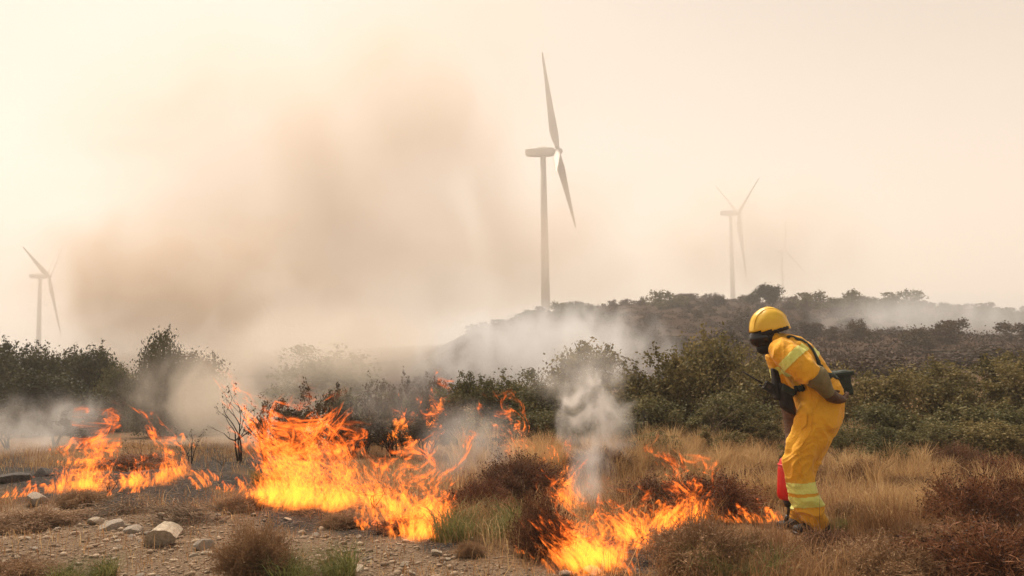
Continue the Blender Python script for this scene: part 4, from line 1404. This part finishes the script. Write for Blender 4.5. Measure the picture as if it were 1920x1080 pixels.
# far arm: long dark gauntlet down behind the thigh, fist round the torch handle
mb = MB()
limb(mb, [(1473, 735, .20, 15, 16), (1478, 760, .20, 14, 15), (1482, 790, .17, 12, 13), (1483, 815, .14, 10, 11), (1482, 828, .12, 10, 11)])
skin(mb, 'gauntlet', M['leather'], person)
mb = MB()
hp = W(1481, 838, .11)
limb(mb, [(1482, 824, .125, 9, 10), (1481, 832, .115, 10, 12), (1480, 842, .11, 9, 12)])
for k in range(4):
    p0 = hp + Vector((.012, .028 - .019 * k, -.012)); 
    l = (.030, .034, .032, .026)[k]
    a1 = p0 + Vector((-.012, 0, -.9)).normalized() * l; a2 = a1 + Vector((-.9, 0, -.25)).normalized() * l * .8; a3 = a2 + Vector((-.2, 0, .95)).normalized() * l * .6
    mb.loft([(p0, .0115, .011), (a1, .011, .0105), (a2, .0105, .010), (a3, .008, .008)], 10)
p0 = hp + Vector((-.015, -.03, 0)); mb.loft([(p0, .012, .012), (p0 + Vector((-.015, .01, -.03)), .0115, .0115), (p0 + Vector((-.006, .028, -.048)), .009, .009)], 10)
skin(mb, 'glove', M['leather'], person)

# boots
for (ax_, ay_, dy) in ((1534, 990, NEAR), (1503, 983, FAR + .03)):
    g0 = W(ax_, ay_, dy)
    zf = ground_z(PB.x + g0.x, PB.y + g0.y) - PB.z
    mb = MB()
    mb.loft([(Vector((g0.x + .005, g0.y, g0.z + .05)), .055, .052), (Vector((g0.x, g0.y, (g0.z + zf) / 2 + .02)), .058, .052), (Vector((g0.x - .01, g0.y, zf + .03)), .066, .05)], 20)
    mb.loft([(Vector((g0.x + .07, g0.y, zf + .035)), .032, .042), (Vector((g0.x, g0.y, zf + .04)), .038, .046), (Vector((g0.x - .10, g0.y - .02, zf + .036)), .034, .050), (Vector((g0.x - .18, g0.y - .035, zf + .03)), .026, .042)], 20)
    bt = skin(mb, 'boot', M['black'], person, .006)
    mb = MB()
    mb.loft([(Vector((g0.x + .085, g0.y, zf + .008)), .010, .042), (Vector((g0.x, g0.y, zf + .008)), .011, .048), (Vector((g0.x - .10, g0.y - .02, zf + .008)), .011, .053), (Vector((g0.x - .19, g0.y - .037, zf + .010)), .010, .040)], 20)
    link('sole', mb.mesh('sole'), M['plastic'], bt)

# pockets and seams of the trousers
def patch(name, pts, m, parent, lift=.005):
    V, Fc = [], []
    n = 8
    for i in range(n + 1):
        for j in range(n + 1):
            u, v = i / n, j / n
            p = pts[0].lerp(pts[1], u).lerp(pts[3].lerp(pts[2], u), v)
            loc, nrm, _, _ = tree_.find_nearest(p)
            V.append(loc + nrm * lift)
    for i in range(n):
        for j in range(n):
            a0 = i * (n + 1) + j
            Fc.append((a0, a0 + 1, a0 + n + 2, a0 + n + 1))
    mb = MB(); mb.v = V; mb.f = Fc
    g = baked(mb.mesh(name), [('SOLIDIFY', dict(thickness=.004, offset=0))])
    for p in g.polygons: p.use_smooth = True
    return link(name, g, m, parent)
patch('thigh_pocket', [W(1487, 765, -.24), W(1507, 764, -.26), W(1502, 800, -.26), W(1484, 801, -.24)], M['yellow'], suit, .006)
strap('seam', [W(1524, 745, -.28), W(1516, 790, -.28), W(1502, 840, -.26), (W(1500, 895, -.25))], .008, M['yellow'], suit, .001, 14, .003)

# ------------------------------------------------------------------ hand-held radio and drip torch
rc = W(1441, 724, -.03)
radio = empty('handheld_radio', PB + rc)
tag(radio, 'black hand-held radio with a long antenna at the chest of the firefighter', 'radio')
ua = Vector((-.84, -.05, .50)).normalized(); va = Vector((.5, 0, .84)).normalized()
def rbox(name, c, ax, ay, az, m, bev=.004):
    bm = bmesh.new(); bmesh.ops.create_cube(bm, size=2)
    mt = Matrix((ax, ay, az)).transposed()
    for v in bm.verts: v.co = mt @ v.co + Vector(c)
    bmesh.ops.bevel(bm, geom=bm.edges[:], offset=bev, segments=2, affect='EDGES')
    return link(name, bm_mesh(name, bm, False), m, radio)
rbox('body', Vector((.012, 0, -.012)), ua * .042, Vector((0, .018, 0)), va * .024, M['plastic'], .007)
mb = MB()
p = ua * .05 - va * .004
mb.tube([p, p + ua * .02, p + ua * .03, p + ua * .17], [.008, .008, .006, .0045], 10)
link('antenna', mb.mesh('antenna'), M['plastic'], radio)
mb = MB()
p = ua * .045 - va * .026
mb.tube([p, p + ua * .018], [.008, .007], 12)
link('knob', mb.mesh('knob'), M['plastic'], radio)
rbox('speaker_grille', Vector((.0, -.020, -.005)), ua * .014, Vector((0, .002, 0)), va * .013, M['steel'], .001)

tc_ = W(1471, 900, .06)
torch = empty('drip_torch', PB + tc_)
tag(torch, 'red drip torch with a black spout held upside down beside the leg of the firefighter', 'drip torch')
def T_(px, py, dy=.06): return W(px, py, dy) - tc_
tz = (T_(1475, 858) - T_(1473, 935)).normalized()
k = px_m(1)
mb = MB()
a, b = T_(1478, 858), T_(1476, 938)
prof = [(0, .3), (.01, .62), (.05, .80), (.10, .86), (.14, .90), (.18, .96), (.3, 1.0), (.6, 1.0), (.85, 1.0), (.93, .93), (.98, .75), (1.0, .4)]
mb.tube([a.lerp(b, q) for q, r_ in prof], [px_m(18.5) * r_ for q, r_ in prof], 32)
link('tank', mb.mesh('tank'), M['red'], torch)
mb = MB()
c = a.lerp(b, .16)
mb.tube([c + Vector((math.cos(t_), math.sin(t_), 0)) * px_m(18) for t_ in np.linspace(0, 2 * math.pi, 33)], px_m(1.3), 8, cap=False)
link('tank_ring', mb.mesh('ring'), M['red'], torch)
mb = MB()
mb.tube([T_(1476, 938), T_(1477, 945), T_(1477, 950)], [px_m(8), px_m(7), px_m(5)], 16)
link('collar', mb.mesh('collar'), M['steel'], torch)
mb = MB()
mb.tube([T_(1477, 946), T_(1479, 954), T_(1478, 962), T_(1476, 970)], [px_m(3.2), px_m(2.8), px_m(2.8), px_m(2.8)], 12)
sp_ = link('spout', mb.mesh('spout'), M['steel'], torch)
mb = MB()
mb.tube([T_(1477, 966), T_(1475, 972), T_(1474, 978)], [px_m(3.5), px_m(4.2), px_m(3.6)], 12)
link('wick', mb.mesh('wick'), M['plastic'], sp_)
mb = MB()
mb.tube([T_(1476, 862, .06), T_(1474, 852, .085), T_(1477, 846, .115), T_(1484, 846, .115), T_(1487, 853, .085), T_(1486, 862, .06)], .006, 10)
link('handle', mb.mesh('handle'), M['steel'], torch)
# ------------------------------------------------------------------ fire: folded sheets of burning gas, each carried up through a swirling flow
rng_f = np.random.default_rng(2024)
_K = []
for wl, amp in ((.80, .8), (.45, 1.1), (.26, 1.0), (.15, .7), (.09, .35)):
    for _ in range(4):
        k = rng_f.normal(size=3); k /= np.linalg.norm(k); k[2] *= .55
        d = np.cross(k, rng_f.normal(size=3)); d /= np.linalg.norm(d)
        _K.append((k * 2 * np.pi / wl, d * amp * wl * .5, rng_f.random() * 6.28))
def swirl(P, only=None):
    o = np.zeros_like(P)
    for k, d, ph in _K:
        o += np.sin(P @ k + ph)[..., None] * d
    return o

def flame_material():
    m, t, out = nodes('flame')
    uv = nd(t, 'ShaderNodeUVMap', uv_map='UVMap').outputs[0]
    sp = nd(t, 'ShaderNodeSeparateXYZ', {0: uv})
    u, v = sp.outputs[0], sp.outputs[1]
    heat = nd(t, 'ShaderNodeAttribute', attribute_name='heat').outputs['Fac']
    flow = nd(t, 'ShaderNodeUVMap', uv_map='flow').outputs[0]
    fs = nd(t, 'ShaderNodeSeparateXYZ', {0: flow})
    idn = math_(t, 'MULTIPLY', heat, 97.3)
    def co(su, sv): return nd(t, 'ShaderNodeCombineXYZ', {0: math_(t, 'MULTIPLY', fs.outputs[0], su), 1: math_(t, 'MULTIPLY', fs.outputs[1], sv), 2: idn}).outputs[0]
    ns = nd(t, 'ShaderNodeTexNoise', {'Vector': co(7.5, 4.6), 'Scale': 1.0, 'Detail': 4.0, 'Roughness': .6, 'Distortion': 1.8})
    n2 = nd(t, 'ShaderNodeTexNoise', {'Vector': co(9.0, 4.6), 'Scale': 1.0, 'Detail': 3.0, 'Roughness': .6, 'Distortion': 2.6})
    rid = math_(t, 'SUBTRACT', 1.0, math_(t, 'MULTIPLY', math_(t, 'ABSOLUTE', math_(t, 'SUBTRACT', n2.outputs[0], .5)), 8.0))
    rid = math_(t, 'POWER', math_(t, 'MAXIMUM', rid, 0.0), 2.0)
    eu = math_(t, 'MULTIPLY', maprange(t, u, 0, .28), maprange(t, u, 1, .72))
    ev = math_(t, 'MULTIPLY', maprange(t, v, 0, .06), maprange(t, v, 1.0, .65))
    lvl = math_(t, 'ADD', ns.outputs[0], math_(t, 'MULTIPLY', math_(t, 'SUBTRACT', .40, v), .20))
    msk = maprange(t, lvl, .45, .60)
    a = math_(t, 'MULTIPLY', math_(t, 'MULTIPLY', msk, eu), ev)
    a = math_(t, 'MULTIPLY', a, math_(t, 'ADD', .20, math_(t, 'MULTIPLY', rid, 1.5)))
    hv_ = math_(t, 'ADD', heat, math_(t, 'MULTIPLY', math_(t, 'SUBTRACT', .5, v), .5))
    col = ramp(t, hv_, [(0.0, (1.0, .16, .02)), (.4, (1.0, .30, .03)), (.8, (1.0, .44, .055)), (1.0, (1.0, .56, .11))])
    a = math_(t, 'MULTIPLY', a, maprange(t, v, .0, .35, .22, 1.0))
    st = math_(t, 'MULTIPLY', a, math_(t, 'ADD', .22, math_(t, 'MULTIPLY', math_(t, 'POWER', heat, 2.0), 1.9)))
    em = nd(t, 'ShaderNodeEmission', {0: col.outputs[0], 1: math_(t, 'MULTIPLY', st, FLAME)})
    # thin soot in the gas hides a little of what is behind it
    dim = math_(t, 'SUBTRACT', 1.0, math_(t, 'MULTIPLY', a, .22))
    cc = nd(t, 'ShaderNodeCombineColor', {0: dim, 1: dim, 2: math_(t, 'POWER', dim, 1.4)})
    tr = nd(t, 'ShaderNodeBsdfTransparent', {0: cc.outputs[0]})
    ad = nd(t, 'ShaderNodeAddShader', {0: tr.outputs[0], 1: em.outputs[0]})
    t.links.new(ad.outputs[0], out.inputs[0])
    m.cycles.emission_sampling = 'NONE'
    return m
FLAME = 3.0
SWIRL = 3.6
M['flame'] = flame_material()

def fire(base, n, label, seed, spread=.22, wid=(.10, .30), heat=(.25, 1.0), lean=(-.05, 0), lift=0.0, low=0.0, rise=1.0):
    """BASE: [(px, py, flame height in px)] along the burning edge"""
    rng = np.random.default_rng(seed)
    seg = [math.hypot(b[0] - a[0], b[1] - a[1]) + .01 for a, b in zip(base, base[1:])]
    cum = np.concatenate([[0], np.cumsum(seg)])
    g = [on_ground(px, py) for px, py, h in base]
    org = g[len(g) // 2].copy()
    NU, NV = 18, 40
    Vs, Qs, UVs, Hs, FL = [], [], [], [], []
    cnt = 0
    n = max(4, int(n * .48))
    nc = max(2, n // 7)
    hub_s = rng.random(nc) * cum[-1]; hub_h = .35 + .75 * rng.random(nc); hub_d = rng.normal(size=nc) * spread
    for i in range(n):
        c_ = rng.integers(nc)
        s = min(max(0.0, hub_s[c_] + rng.normal() * 9), cum[-1] * .999)
        j = min(len(seg) - 1, int(np.searchsorted(cum, s, 'right') - 1)); f = (s - cum[j]) / seg[j]
        p = g[j].lerp(g[j + 1], f)
        hpx = base[j][2] + (base[j + 1][2] - base[j][2]) * f
        p = p + Vector((rng.normal() * spread * .2, hub_d[c_] * .8 + rng.normal() * spread * .3, 0))
        p.z = ground_z(p.x, p.y) + lift * rng.random() + .01
        k = p.y / F
        tall = rng.random() > low
        H = hpx * k * ((.35 + 1.05 * rng.random()) * (.25 + hub_h[c_]) if tall else rng.uniform(.10, .28))
        W = rng.uniform(*wid) * (1 if tall else .5)
        W = min(W, H * .9)
        a = rng.normal() * .7
        W *= 1.25 if tall else 1.0
        u = np.linspace(-1, 1, NU)
        P = np.stack([np.cos(a) * u * W * .5, np.sin(a) * u * W * .5, np.zeros(NU)], -1) + np.array(p)
        P = P + rng.normal(size=3) * .02
        rows = [P.copy()]
        cx = P.mean(0)
        for r in range(1, NV):
            v = r / (NV - 1)
            dz = H / (NV - 1)
            sw = swirl(P * np.array([1, 1, .8]) + np.array([0, 0, i * .013]))
            gain = (.15 + .95 * v) * rise
            sw = np.tanh(sw * gain * SWIRL / 1.0) * np.array([1.0, 1.0, .35])
            P = P + (np.array([lean[0], lean[1], 1]) + sw) * dz
            c = P.mean(0)
            P = c + (P - c) * (1 - .008 - .016 * v)
            rows.append(P.copy())
        G = np.stack(rows)                                 # NV, NU, 3
        Vs.append((G - np.array(org)).reshape(-1, 3))
        vv, uu = np.meshgrid(np.linspace(0, 1, NV), np.linspace(0, 1, NU), indexing='ij')
        UVs.append(np.stack([uu, vv], -1).reshape(-1, 2))
        ht = heat[0] + (heat[1] - heat[0]) * rng.random() ** 1.6
        FL.append(np.stack([uu * W, vv * H], -1).reshape(-1, 2))
        Hs.append(np.full(NV * NU, ht))
        idx = np.arange(NV * NU).reshape(NV, NU) + cnt
        Qs.append(np.stack([idx[:-1, :-1], idx[:-1, 1:], idx[1:, 1:], idx[1:, :-1]], -1).reshape(-1, 4))
        cnt += NV * NU
    me = np_mesh('flames', np.concatenate(Vs), np.concatenate(Qs), True, np.concatenate(UVs))
    q = np.concatenate(Qs).astype(np.int32).ravel()
    me.uv_layers.new(name='flow').data.foreach_set('uv', np.concatenate(FL).astype(np.float32)[q].ravel())
    me.attributes.new('heat', 'FLOAT', 'POINT').data.foreach_set('value', np.concatenate(Hs).astype(np.float32))
    o = link('fire', me, M['flame'], None, org)
    tag(o, label, 'fire')
    return o

fire([(105, 925, 50), (140, 922, 105), (185, 920, 135), (225, 918, 150), (255, 915, 60)], 100, 'tall bright fire at the left burning over russet brush', 1)
fire([(280, 912, 60), (320, 908, 130), (345, 908, 80), (410, 915, 28)], 45, 'smaller pointed fire right of the left fire', 2)
fire([(480, 940, 60), (520, 950, 150), (560, 955, 150), (600, 955, 165), (640, 955, 165), (665, 960, 120)], 170, 'biggest fire, its high left part below the forked shrubs', 3, wid=(.15, .48))
fire([(655, 955, 140), (690, 965, 130), (715, 965, 50), (750, 965, 90)], 75, 'middle part of the biggest fire with a dip in its top', 4)
fire([(740, 975, 120), (770, 985, 150), (805, 990, 130), (835, 985, 90)], 90, 'right part of the biggest fire, yellow and tall', 5, heat=(.45, 1.1))
fire([(760, 1018, 45), (785, 1022, 60), (815, 1000, 45)], 45, 'low red fire tip licking towards the gravel', 6)
fire([(1065, 1050, 170), (1085, 1050, 160), (1120, 1060, 120), (1150, 1055, 90)], 100, 'right fire, its tall left flames in white smoke', 7, lean=(-.08, 0))
fire([(1150, 1040, 110), (1180, 1035, 125), (1215, 1015, 110), (1260, 990, 85)], 100, 'right fire, its broad yellow middle', 8, lean=(-.05, 0), heat=(.4, 1.1))
fire([(1285, 985, 80), (1310, 983, 120), (1345, 980, 90)], 34, 'two curling orange flames right of the right fire', 9, lean=(-.15, 0), spread=.1)
fire([(1362, 980, 22), (1400, 978, 28), (1440, 978, 28)], 80, 'thin line of small flames creeping towards the drip torch', 10, spread=.06, wid=(.03, .08))
fire([(1448, 980, 55), (1472, 978, 36)], 18, 'small pale flame right at the drip torch nozzle', 11, spread=.04, wid=(.04, .09), heat=(.7, 1.1))
fire([(1045, 925, 90), (1064, 935, 110), (1078, 950, 90)], 34, 'thin flame tongue standing in the white smoke', 12, spread=.1, lean=(-.1, 0), heat=(.2, .6))
fire([(975, 872, 60), (1005, 876, 60), (1050, 890, 55)], 50, 'orange flames behind the purplish brown mound', 13, lean=(-.25, 0), heat=(.15, .7))
fire([(945, 860, 65), (965, 862, 65), (995, 868, 50)], 26, 'orange flames climbing in the green bushes', 14, lean=(-.22, 0), heat=(.1, .5), lift=.10)
fire([(690, 855, 70), (720, 855, 80), (765, 852, 75)], 40, 'reddish flame tatters in the leafy shrub over the big fire', 15, heat=(.25, .75), lift=.42, wid=(.06, .18))
fire([(775, 852, 80), (805, 850, 100), (828, 850, 100)], 40, 'pinkish flames inside the right end of the burning shrubs', 16, heat=(.2, .7), lift=.48, wid=(.06, .18))
fire([(0, 940, 16), (40, 930, 20), (90, 922, 26)], 40, 'low line of embers at the left edge', 17, spread=.1, wid=(.04, .12), heat=(.2, .8))
fire([(400, 918, 22), (440, 925, 18), (485, 930, 30)], 45, 'low flames joining the left fires to the biggest fire', 18, spread=.1, wid=(.04, .12), heat=(.2, .8))
fire([(960, 1040, 16), (990, 1045, 34), (1005, 1042, 20)], 10, 'tiny flame at the foot of the dark domed shrub', 19, spread=.05, wid=(.04, .1))
fire([(120, 930, 26), (300, 922, 24), (420, 922, 18)], 45, 'low flickering flames along the foot of the left fires', 20, spread=.14, wid=(.04, .10), heat=(.4, 1.2))
fire([(490, 960, 26), (640, 972, 28), (760, 1005, 28), (830, 1000, 26)], 50, 'low flickering flames along the foot of the biggest fire', 21, spread=.14, wid=(.04, .10), heat=(.5, 1.2))
fire([(1060, 1064, 30), (1150, 1056, 30), (1260, 1000, 26)], 45, 'low flickering flames along the foot of the right fire', 22, spread=.12, wid=(.04, .10), heat=(.6, 1.3))
fire([(345, 868, 40), (350, 866, 50), (362, 868, 40)], 8, 'single small flame high in the bare shrub near the round smoky tree', 23, lift=.5, spread=.04, wid=(.05, .12), heat=(.1, .4))

HAZE = 0.0016
# ------------------------------------------------------------------ smoke
def smoke_mat(name, dens, color, nscale, soft=.25, thr=.42, gain=3.2, seed=0.0, zs=.7, detail=4.0, warp=.5, aniso=.2, tail=0.0):
    m, t, out = nodes(name)
    tc = nd(t, 'ShaderNodeTexCoord')
    mp = nd(t, 'ShaderNodeMapping', {0: tc.outputs['Object']})
    mp.inputs['Location'].default_value = (seed, seed * .7, seed * .3)
    mp.inputs['Scale'].default_value = (1, 1, zs)
    ns = nd(t, 'ShaderNodeTexNoise', {'Vector': mp.outputs[0], 'Scale': nscale, 'Detail': detail, 'Roughness': .55, 'Distortion': 1.0})
    c = nd(t, 'ShaderNodeVectorMath', {0: tc.outputs['Generated'], 1: (2, 2, 2), 2: (-1, -1, -1)}, operation='MULTIPLY_ADD')
    r = nd(t, 'ShaderNodeVectorMath', {0: c.outputs[0]}, operation='LENGTH').outputs['Value']
    r = math_(t, 'ADD', r, math_(t, 'MULTIPLY', math_(t, 'SUBTRACT', .5, ns.outputs[0]), warp))
    fall = maprange(t, r, soft, .82, 1.0, 0.0)
    n = math_(t, 'MULTIPLY', math_(t, 'SUBTRACT', ns.outputs[0], thr), gain)
    n = nd(t, 'ShaderNodeClamp', {0: math_(t, 'ADD', n, .5), 1: 0.0, 2: 1.6}).outputs[0]
    d = math_(t, 'MULTIPLY', math_(t, 'MULTIPLY', fall, n), dens)
    v = nd(t, 'ShaderNodeVolumePrincipled', {'Density': d})
    v.inputs['Color'].default_value = tuple(color) + (1,)
    v.inputs['Anisotropy'].default_value = aniso
    t.links.new(v.outputs[0], out.inputs['Volume'])
    return m

def smoke_cloud(px, py, dep, rx, ry, rdep, label, od, color, nscale_rel=2.2, lean=0, **kw):
    """an ellipsoid of drifting smoke; OD is its optical depth straight through the middle"""
    c = unproj(px, py, dep); k = dep / F
    bm = bmesh.new(); bmesh.ops.create_icosphere(bm, subdivisions=3, radius=1)
    for v in bm.verts:
        v.co = Vector((v.co.x * rx * k + lean * v.co.z * ry * k, v.co.y * rdep, v.co.z * ry * k))
    me = bm_mesh('smoke', bm)
    size = min(rx * k, ry * k)
    m = smoke_mat('smoke', od / (2 * rdep * .6), color, nscale_rel / size, seed=px * .013 * size, **kw)
    o = link('smoke', me, m, None, c)
    tag(o, label, 'smoke', kind='stuff')
    return o

BROWN = (.87, .735, .60)
GREY = (.93, .92, .90)
COOL = (.90, .92, .94)
WARM = (.94, .87, .77)
smoke_cloud(560, 390, 235, 760, 520, 50, 'huge brown smoke plume drifting over the plain left of the big turbine', 3.2, BROWN, 1.7, thr=.47, gain=3.4, soft=.0, warp=.9, zs=1.0, detail=5.0)
smoke_cloud(350, 560, 180, 420, 260, 30, 'dark brown base of the huge smoke plume', 4.2, (.83, .68, .52), 1.6, thr=.46, gain=3.8, soft=.05, warp=.9, zs=1.0, detail=5.0)
smoke_cloud(1000, 520, 200, 460, 200, 40, 'peach coloured smoke spreading behind the ridge', 1.1, WARM, 1.6, thr=.45, soft=.1)
smoke_cloud(620, 650, 34, 320, 120, 6, 'beige smoke hanging low behind the burning shrubs', 1.6, WARM, 1.5, thr=.42, soft=.3)
smoke_cloud(1010, 655, 21, 360, 125, 3.5, 'blue grey smoke rolling in front of the hill', 3.8, COOL, 1.8, thr=.45, gain=4, soft=.1, warp=.8)
smoke_cloud(1790, 595, 72, 380, 82, 10, 'thin blue grey smoke along the right hillside', 2.2, COOL, 1.2, thr=.42, soft=.0, warp=.8)
smoke_cloud(760, 130, 250, 640, 330, 40, 'thin upper part of the huge smoke plume', .8, BROWN, 1.4, thr=.45, gain=3.0, soft=.0, warp=.9, zs=1.0)
smoke_cloud(1430, 450, 400, 330, 200, 40, 'pale smoke veil in front of the faint turbines', 2.6, WARM, 1.2, thr=.40, soft=.1)
smoke_cloud(85, 805, 13, 200, 95, 1.6, 'grey smoke drifting in front of the dark evergreens', 1.6, GREY, 2.0, thr=.48, gain=4.5, soft=0, warp=.9)
smoke_cloud(380, 745, 14.5, 200, 160, 1.8, 'grey smoke rising through the tall ragged tree', 1.9, WARM, 1.8, thr=.47, gain=4.0, soft=0, warp=.9)
smoke_cloud(560, 790, 13.5, 240, 125, 1.2, 'warm smoke between the burning shrubs', 1.3, WARM, 1.6, thr=.46, soft=0, warp=.8)
smoke_cloud(1108, 890, 6.6, 62, 110, .35, 'white smoke rising from the right fire', 1.5, GREY, 1.4, thr=.46, gain=4.2, zs=.6, soft=0, warp=.9)
smoke_cloud(1115, 780, 8.0, 105, 115, .45, 'thick middle of the white smoke column', 2.6, GREY, 2.4, thr=.49, gain=6, zs=.8, soft=0, warp=1.2)
smoke_cloud(1090, 690, 8.8, 140, 100, .6, 'thinning top of the white smoke column', 1.2, GREY, 1.6, thr=.47, gain=4, soft=0, warp=1.0)
smoke_cloud(880, 830, 8.2, 150, 110, .7, 'thin grey smoke over the grass right of the big fire', .8, GREY, 1.8, thr=.45)
smoke_cloud(740, 745, 9.3, 170, 95, .6, 'thin grey smoke in the burning shrubs', .25, GREY, 1.8, thr=.45)
smoke_cloud(960, 1000, 5.9, 60, 40, .25, 'wisp of white smoke at the domed seed head shrub', .9, GREY, 1.8, thr=.46)

# ------------------------------------------------------------------ haze: the air of the whole valley
mb = MB()
mb.box((0, 880, 70), (780, 0, 0), (0, 920, 0), (0, 0, 84))
m, t, out = nodes('haze')
v = nd(t, 'ShaderNodeVolumePrincipled', {'Density': HAZE})
v.inputs['Color'].default_value = (.975, .955, .925, 1)
v.inputs['Anisotropy'].default_value = .1
t.links.new(v.outputs[0], out.inputs['Volume'])
tag(link('haze', mb.mesh('haze', False), m), 'thin smoky haze filling the air of the valley', 'haze', kind='stuff')
